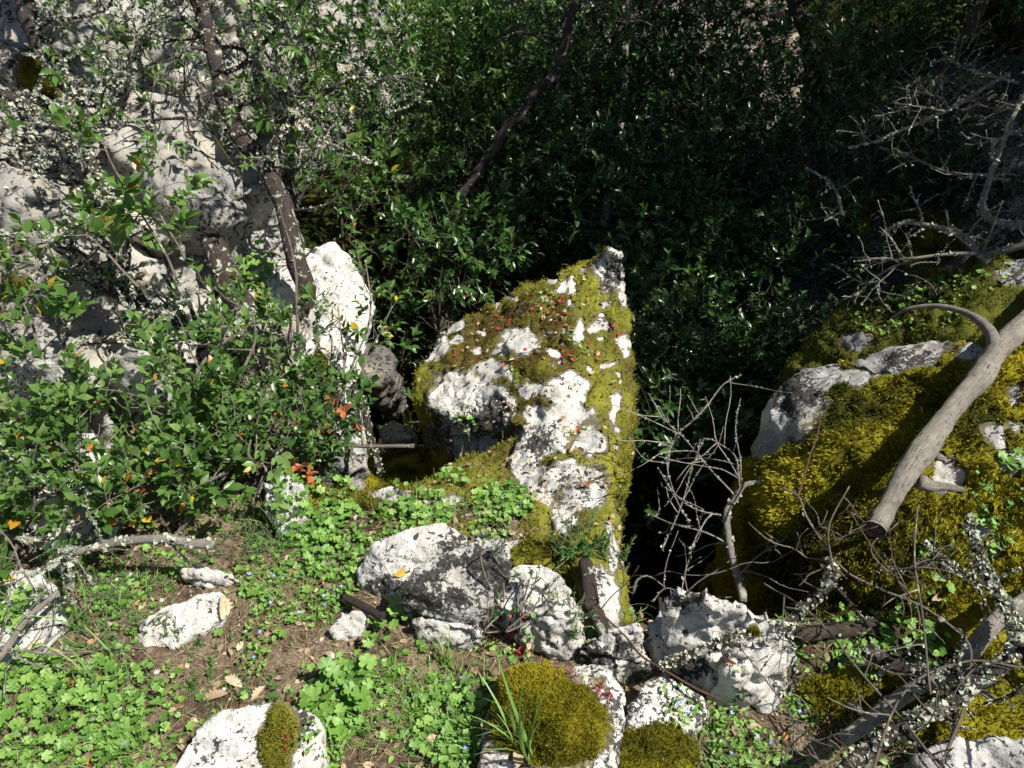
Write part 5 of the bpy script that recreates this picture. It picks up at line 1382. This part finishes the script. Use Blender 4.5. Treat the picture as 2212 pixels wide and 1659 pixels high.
for px, py, R, n, rd, lb_ in [(1175, 650, .05, 34, .3, 'green and red cranesbill near the top of the tall boulder'), (1228, 690, .035, 26, .2, 'bright green cranesbill tuft at the centre top of the tall boulder'),
                         (1250, 755, .045, 40, .12, 'largest cranesbill tuft on the right of the tall boulder'), (1235, 725, .025, 12, .3, 'small cranesbill between the two tufts on the tall boulder'),
                         (1285, 775, .018, 9, 1., 'bright red cranesbill leaves at the right side of the tall boulder'), (1325, 725, .025, 12, .6, 'pink-red cranesbill leaves at the right rim of the tall boulder'),
                         (1245, 930, .03, 14, .15, 'small cranesbill in the crack below the tall boulder block'), (990, 765, .03, 12, .8, 'red cranesbill seedlings on the left of the tall boulder'),
                         (1200, 665, .045, 26, .9, 'crimson leaves spreading below the topmost cranesbill'), (1060, 655, .04, 12, 1., 'sparse red seedlings at the upper left of the tall boulder'),
                         (1110, 800, .06, 16, .6, 'red and green seedlings in the middle crack of the tall boulder'), (1225, 775, .03, 12, .9, 'dark red seedlings left of the largest tuft'),
                         (1085, 700, .06, 12, 1., 'scattered red dots of seedlings on the upper moss')]:
    cranesbill(lb_, px, py, R, int(n * .6), .0095, (.0, .012), rd, .6, group='cranesbill on the tall boulder')
# mats of needle-leaved spurge and stonecrop
def mat_(name, label, px, py, R, n, L=.05, k=20, size=.010, mat='spurge', sq=.8, lean=(0, 0, .9), tint=(.5, .25), cat='plant', group='needle-leaved mats on the rim'):
    c, cn = hit(px, py)
    S = around(c, R, n, sq)
    if not S: return
    P = np.array([s[0] for s in S])
    A = norm(rng.normal(0, .45, P.shape) + np.array(lean) + .8 * (P - c) / R * np.array([1, 1, 0]))
    lb, sb = Buf(), Buf()
    sprigs(lb, sb, P - A * .01, A, L * (.5 + .8 * rng.random(len(P))), k, size, T=NEEDLE, tint=tint, flat=.1, ang=1.1)
    lb.build(name, M[mat], None, stems=(sb, M['twig']), label=label, cat=cat, group=group)
for a in [('needle-leaved green mat below the fallen lichened branch, far left part', 190, 1290, .10, 90), ('needle-leaved green mat between the fallen branch and the low bright outcrop', 290, 1260, .10, 90),
          ('sunlit needle-leaved mat just left of the bright cranesbill', 520, 1175, .13, 140), ('small-leaved mat running along the left of the brown soil', 240, 1370, .08, 50),
          ('fine green tufts among litter right of the narrow white rock', 600, 1160, .07, 60), ('needle-leaved sprigs poking between outcrop stones', 350, 1345, .05, 16),
          ('dark needle-leaved sprigs crowning the old stump', 1260, 1185, .05, 34, .09, 34, .014), ('needle-leaved sprigs right of the stump against the white strip', 1330, 1220, .04, 18, .08, 34, .012),
          ('needle-leaved sprigs hugging the right flank of the tall boulder', 1340, 1060, .03, 12, .06, 26, .012), ('needle-leaved sprigs in shade at the foot of the stump', 1240, 1330, .03, 14, .05, 22, .012),
          ('needle-leaved tufts left of the large-leaved cranesbill', 600, 1480, .08, 26, .03, 18, .012), ('blue-green spurge rosettes on the bare soil', 400, 1470, .10, 22, .03, 18, .013),
          ('blue-green spurge rosettes right of the bare soil patch', 480, 1430, .10, 16, .03, 18, .013)]:
    mat_('spurge_mat', *a)
b = Limb()
for k in range(16):
    s0, _n = hit(random.uniform(1080, 1170), random.uniform(1330, 1385))
    e0, _n = hit(random.uniform(1050, 1210), random.uniform(1190, 1380))
    mid = (s0 + e0) / 2 + rng.normal(0, .035, 3) + UP * .03
    c, r = b.bough([s0 + UP * .005, mid, e0 + UP * .03], .0025, .0018, 5, .1)
    A = norm(np.array([[0, -.1, .8]] * 2) + rng.normal(0, .4, (2, 3)))
    sprigs(b.leaf, b.stem, np.array([c[-1], c[-3]]), A, .03, 26, .009, T=NEEDLE, tint=(.35, .2), flat=.1, ang=1.2)
b.build('stonecrop_plant', 'sprawling stonecrop with bent bare stems over the two white rocks left of the stump', 'plant', 'stem', 'twig', 'spurge')
# speedwell with blue flowers
def speedwell(label, spots, R=.06, n=60):
    c = np.mean([hit(*s_)[0] for s_ in spots], 0)
    lb, sb = Buf(), Buf()
    for s_ in spots:
        c_, _n = hit(*s_)
        S = around(c_, R * .7, n // len(spots))
        P = np.array([q[0] for q in S]) + UP * rng.uniform(.002, .03, (len(S), 1))
        inst(lb, LEAFW, P, norm(rng.normal(0, 1, P.shape) * np.array([1, 1, .3])), UP + rng.normal(0, .3, P.shape), .013 * (.6 + .7 * rng.random(len(P))), np.clip(rng.normal(.6, .2, len(P)), 0, .9))
    o = lb.build('speedwell_plant', M['herb'], None, label=label, cat='plant', group='blue-flowered speedwell')
    for s_ in spots:
        q, _n = hit(*s_)
        fb = Buf()
        inst(fb, FLOWER, q + UP * .03, rng.normal(0, 1, 3), np.array([.15, -.35, 1.0]), .0052, np.tile([0.75], 1))
        fb.t[0] = np.tile(np.concatenate([[1.0], np.full(12, .15)]), 1)
        fb.build('flower', M['blue'], o)
for lb_, sp_ in [('speedwell with two blue flowers above the brown soil', [(544, 1255), (596, 1259)]), ('speedwell with one blue flower left of the white slab', [(740, 1282)]),
                 ('speedwell with two close blue flowers left of the small white stone', [(704, 1302), (706, 1320)]), ('speedwell with two flowers in the middle of the herb patch', [(650, 1338), (589, 1317)]),
                 ('speedwell with a low blue flower at the soil edge, upper one', [(567, 1380)]), ('speedwell with a low blue flower in the brown soil, lower one', [(554, 1434)]),
                 ('speedwell flowering among large round cranesbill leaves', [(707, 1497), (731, 1502)]), ('speedwell flower touching the broad white rock', [(690, 1596)]),
                 ('speedwell at the bottom edge left of the moss-capped rock', [(1006, 1630)]), ('speedwell growing on the triangular spotted rock', [(1463, 1533), (1483, 1552)]),
                 ('speedwell just below the tip of the big whitish boulder', [(1575, 1554)]), ('speedwell at the lower right corner of the big whitish boulder', [(1719, 1531), (1721, 1552)]),
                 ('speedwell with paired flowers below the big whitish boulder', [(1631, 1605), (1660, 1619)]), ('lowest speedwell at the bottom edge, right of the golden moss stone', [(1575, 1641)])]:
    speedwell(lb_, sp_)
# grass tufts
def tuft(label, px, py, n, L, spread=.35, lean=(0, 0, 1), T=None, w=1.0):
    c, cn = hit(px, py)
    b = Buf()
    P = c + rng.normal(0, .008, (n, 3)) * np.array([1, 1, 0]) - UP * .005
    Z = norm(np.array(lean) + rng.normal(0, spread, (n, 3)))
    Y = norm(np.cross(Z, rng.normal(0, 1, (n, 3))))
    inst(b, T or BLADE, P, Y, Z, L * (.5 + .7 * rng.random(n)), np.clip(rng.normal(.5, .18, n), 0, 1))
    b.build('grass_tuft', M['grass'], None, label=label, cat='grass', group='grass tufts on the rim')
for a in [('tall arching grass tuft rising over the moss-capped rock', 1150, 1640, 12, .22, .22, (-.35, .25, 1)), ('grass tuft crossing the left side of the moss cushion', 1110, 1600, 8, .18, .2, (-.25, .3, 1)),
          ('grass tuft at the foot of the crusted rock', 960, 1430, 14, .12, .4), ('pale grass tuft with long stalks at the left side', 175, 1360, 10, .20, .25, (-.1, .2, 1)),
          ('splayed grass tuft in the lower left herbs', 190, 1480, 16, .14, .5), ('grass tuft left of the moss-capped rock', 900, 1540, 20, .12, .5),
          ('grass tuft in the shade behind the left herbs', 240, 1430, 14, .12, .5), ('dry grassy stalks by the narrow white rock', 590, 1150, 12, .14, .3),
          ('thin grass around the large-leaved cranesbill', 790, 1580, 18, .12, .5), ('grass tuft on the mossy lip above the flat slab', 830, 1120, 10, .12, .4, (.1, .1, 1)),
          ('grass tuft by the blue speedwell below the big whitish boulder', 1500, 1600, 12, .08, .5), ('grass tuft beside the broad white rock', 720, 1640, 16, .12, .5),
          ('curved grass blades below the crusted rock', 850, 1470, 16, .12, .5), ('thin grass at the bottom left corner', 60, 1620, 24, .10, .5), ('thin grass left of the broad white rock', 300, 1620, 24, .10, .5)]:
    tuft(*a)
# dead leaves one can point at
def leaf1(label, px, py, size, tint, T=OAK, ang=0, lift=.006, curl=0, mat='dry', name='dead_leaf'):
    q, n = hit(px, py)
    b = Buf()
    a = math.radians(ang)
    Y = np.array([math.cos(a), math.sin(a), .12])
    inst(b, T, q + n * lift - Y * size * .5, Y, n + np.array([.2, -.1, .2]), size, tint)
    b.build(name, M[mat], None, label=label, cat='leaf', group='fallen leaves on the rim')
for a in [('tan oak leaf lying over the low bright outcrop', 480, 1310, .075, .78, OAK, 100), ('pale oak leaf at the left beside the grey rock', 78, 1398, .05, .72, OAK, 30), ('curled oak leaf on the brown soil above the broad white rock', 506, 1475, .055, .75, OAK, -30),
          ('dark crumpled leaf just above the broad white rock', 464, 1508, .06, .35, OAK, 20), ('small oval buff leaf on the bare soil', 520, 1396, .03, .75, LEAFW, 80), ('yellow leaf left of the flat slab', 709, 1252, .04, .97, LEAF, 50),
          ('yellow-brown leaf in the bottom left herbs', 254, 1594, .035, .93, LEAFW, 100), ('brown leaf on the soil below the outcrop', 385, 1450, .035, .88, LEAF, 60), ('orange-brown leaf against the left tip of the bright outcrop', 292, 1308, .04, .85, LEAF, 50),
          ('large yellow spotted leaf at the left edge, upper one', 12, 1216, .045, 1.0, LEAFW, 60), ('yellow leaf at the left edge, lower one', 16, 1250, .035, 1.0, LEAFW, 0), ('brown oval leaf on the foot of the moss-capped rock', 1121, 1633, .045, .55, LEAFW, 85),
          ('yellow dry leaf between the flat slab and the crusted rock', 869, 1236, .045, .97, LEAF, 20), ('brown leaf beside the small red leaves under the stonecrop', 1143, 1388, .03, .5, LEAFW, 80), ('yellow leaf on the brown moss hummock', 1209, 1155, .03, 1.0, OAK, 10),
          ('orange-tan leaf caught on the big whitish boulder', 1577, 1422, .035, .82, OAK, 150), ('long brown broken leaf on the dark fallen log', 1948, 1350, .07, .55, LEAF, 170), ('brown leaf beneath the golden moss on the right', 2027, 1284, .05, .5, OAK, 30),
          ('buff leaf on the moss at the left centre of the tall boulder', 1110, 778, .03, .7, LEAF, 20), ('buff leaf in the middle of the tall boulder top', 1290 - 0, 765 + 0, .03, .8, LEAF, 60), ('tan leaf on the upper left moss of the tall boulder', 1115, 650, .03, .75, LEAFW, 10),
          ('tan leaf by the centre tuft of the tall boulder', 1195, 795, .035, .7, LEAF, 40), ('tan leaf near the middle crack of the tall boulder', 1160, 845, .03, .7, LEAF, 70), ('brown leaf in the crack beside the ledge cranesbill', 1232, 965, .04, .75, LEAF, 60),
          ('pink-red leaf in front of the two white rocks', 1108, 1368, .014, 1.0, DISC, 60), ('bright red leaf below the pink one', 1132, 1395, .016, 1.0, DISC, 20), ('dry curled leaf on the soil near the left herbs', 210, 1420, .05, .85, OAK, 80),
          ('brown leaf among the low herbs at the bottom left', 130, 1480, .04, .85, LEAFW, 10), ('grey-brown leaf left of the large-leaved cranesbill', 560, 1500, .045, .6, OAK, 60)]:
    if a[5] is DISC:
        leaf1(*a[:3], a[3], a[4], DISC, a[6], .012, mat='red', name='red_leaf')
    else:
        leaf1(*a)

# ------------------------------------------------------------------ ground cover nobody could count
def scatter(n, x0, x1, y0, y1, dens, up=0.3):
    P, N_ = [], []
    X = rng.uniform(x0, x1, n); Y = rng.uniform(y0, y1, n)
    px, py, d = proj(np.stack([X, Y, 0 * X], -1))
    w = dens(px, py, X, Y)
    for x, y, ww in zip(X, Y, w):
        if rng.random() > ww: continue
        q, nn, i = drop(x, y)
        if q is None or q[2] < -.25 or i >= NG or nn[2] < up: continue
        P.append(q); N_.append(nn)
    return np.array(P), np.array(N_)
def green_d(px, py, X, Y):
    g = .40 + .8 * np.clip(ell(px, py, [(170, 1560, 420, 160), (860, 1560, 300, 160), (300, 1270, 260, 120), (700, 1180, 220, 110), (1000, 1090, 160, 60), (1560, 1600, 300, 70), (640, 1300, 120, 60)]) * 2, 0, 1)
    g = g * (1 - .85 * np.clip(ell(px, py, [(420, 1450, 230, 75), (600, 1450, 140, 60), (580, 1210, 60, 30)]) * 2.2, 0, 1))
    return np.clip(g * (0.6 + 1.2 * vn(np.stack([X * 9, Y * 9, 0 * X], -1))), 0.02, 1)
P, N_ = scatter(42000, -1.8, 1.4, .45, 2.1, green_d)
Z = norm(N_ * .6 + UP * .5 + rng.normal(0, .45, P.shape)); n = len(P)
b = Buf()
inst(b, BLADE2, P, np.cross(Z, rng.normal(0, 1, P.shape)), Z, .052 * (.35 + rng.random(n)), np.clip(rng.normal(.45, .25, n), 0, 1))
b.build('grass', M['grass'], None, kind='stuff', label='thin grass over the stony rim', cat='grass')
P, N_ = scatter(24000, -1.8, 1.4, .45, 2.1, green_d)
n = len(P); b = Buf(); h = n // 2
Y_ = norm(rng.normal(0, 1, P.shape) * np.array([1, 1, .2]))
inst(b, DISC, (P + UP * rng.uniform(.004, .02, (n, 1)))[:h], Y_[:h], UP + rng.normal(0, .35, (h, 3)), .0085 * (.5 + rng.random(h)), np.clip(rng.normal(.5, .2, h), 0, .88))
m = n - h
inst(b, LEAFW, (P + UP * rng.uniform(.002, .02, (n, 1)))[h:], Y_[h:], UP + rng.normal(0, .4, (m, 3)), .015 * (.5 + rng.random(m)), np.clip(rng.normal(.4, .2, m), 0, .88))
b.build('ground_herbs', M['herb'], None, kind='stuff', label='tiny green herbs over the stony rim', cat='herbs')
P, N_ = scatter(8000, -1.8, 1.4, .45, 2.1, lambda px, py, X, Y: np.full(len(px), .9))
n = len(P); b = Buf(); D = norm(rng.normal(0, 1, P.shape) * np.array([1, 1, .22]))
bars(b, P + UP * .003 - D * .02, P + UP * .008 + D * rng.uniform(.005, .045, (n, 1)), .0008, .6)
inst(b, LEAFW, P[::2] + UP * .005, D[::2], UP + rng.normal(0, .5, P[::2].shape), .022 * (.4 + rng.random(len(P[::2]))), rng.random(len(P[::2])) * .93)
b.build('leaf_litter', M['dry'], None, kind='stuff', label='dry stalks and leaf crumbs on the soil', cat='litter')
P, N_ = scatter(3000, -1.8, 1.4, .45, 2.0, lambda px, py, X, Y: np.full(len(px), .9))
n = len(P); b = Buf()
ico = np.array([(0, 0, 1), (.9, 0, .4), (.28, .85, .4), (-.72, .53, .4), (-.72, -.53, .4), (.28, -.85, .4), (.7, .5, -.4), (-.3, .85, -.4), (-.9, 0, -.4), (-.3, -.85, -.4), (.7, -.5, -.4), (0, 0, -1)], float)
icf = np.array([(0, 1, 2), (0, 2, 3), (0, 3, 4), (0, 4, 5), (0, 5, 1), (1, 6, 2), (2, 7, 3), (3, 8, 4), (4, 9, 5), (5, 10, 1), (6, 7, 2), (7, 8, 3), (8, 9, 4), (9, 10, 5), (10, 6, 1), (6, 11, 7), (7, 11, 8), (8, 11, 9), (9, 11, 10), (10, 11, 6)])
inst(b, (ico * np.array([1, .8, .6]), [icf]), P, rng.normal(0, 1, P.shape), UP + rng.normal(0, .5, P.shape), .0035 + .016 * rng.random(n) ** 6, rng.random(n))
b.build('soil_crumbs', M['crumb'], None, smooth=False, kind='stuff', label='little stones and soil crumbs', cat='gravel')
# litter and seedlings on the tall boulder and ledge
px0 = rng.uniform(900, 1360, 900); py0 = rng.uniform(560, 1180, 900)
b = Buf()
for a_, c_ in zip(px0, py0):
    q, nn = hit(a_, c_)
    if q[2] < -.2 or nn[2] < .3: continue
    D1 = norm(rng.normal(0, 1, 3) * np.array([1, 1, .3]))
    if rng.random() < .35: inst(b, LEAFW, q + nn * .02, D1, nn + rng.normal(0, .4, 3), .012 + .012 * rng.random(), rng.random() * .9)
    else: bars(b, (q + nn * .02)[None], (q + nn * .024 + D1 * .03)[None], .0006, .6)
b.build('leaf_litter', M['dry'], None, kind='stuff', label='dry crumbs of leaves on the tall boulder moss', cat='litter')

# tangles of dry stems between the stones and over the rim
def straw_d(px, py, X, Y):
    return np.clip(.10 + .9 * np.clip(ell(px, py, [(1140, 1415, 170, 60), (1010, 1440, 120, 60), (560, 1120, 130, 60), (430, 1260, 150, 40), (700, 1560, 120, 80), (1150, 1180, 120, 40)]) * 2, 0, 1), 0, 1)
P, N_ = scatter(7000, -1.8, 1.4, .45, 2.1, straw_d)
n = len(P)
Z = norm(rng.normal(0, 1, P.shape) * np.array([1, 1, .25]) + UP * .3)
b = Buf()
inst(b, tmpl_blade(4, .7, 0.016), P + UP * .004, norm(np.cross(Z, rng.normal(0, 1, P.shape))), Z, .08 * (.4 + .9 * rng.random(n)), np.clip(rng.normal(.8, .2, n), 0.2, 1))
b.build('dry_stems', M['grass'], None, kind='stuff', label='tangled dry stems between the stones', cat='litter')
# reddish stonecrop on the rim of the moss cushion
for lb_, sx, sy, R_, n_ in (('reddish stonecrop on the right rim of the thick moss cushion', 1300, 1500, .02, 26), ('red stonecrop stems at the top of the thick moss cushion', 1215, 1462, .03, 14), ('reddish stonecrop on the moss of the broad white rock', 625, 1600, .015, 8)):
    c, cn = hit(sx, sy)
    S = around(c, R_, n_)
    if not S: continue
    P = np.array([q[0] for q in S]) + UP * .004
    lb, sb = Buf(), Buf()
    sprigs(lb, sb, P, norm(rng.normal(0, .4, P.shape) + UP), .018, 12, .007, T=NEEDLE, tint=(.3, .25), flat=.1)
    lb.build('red_stonecrop', M['red'], None, stems=(sb, M['twig']), label=lb_, cat='plant')
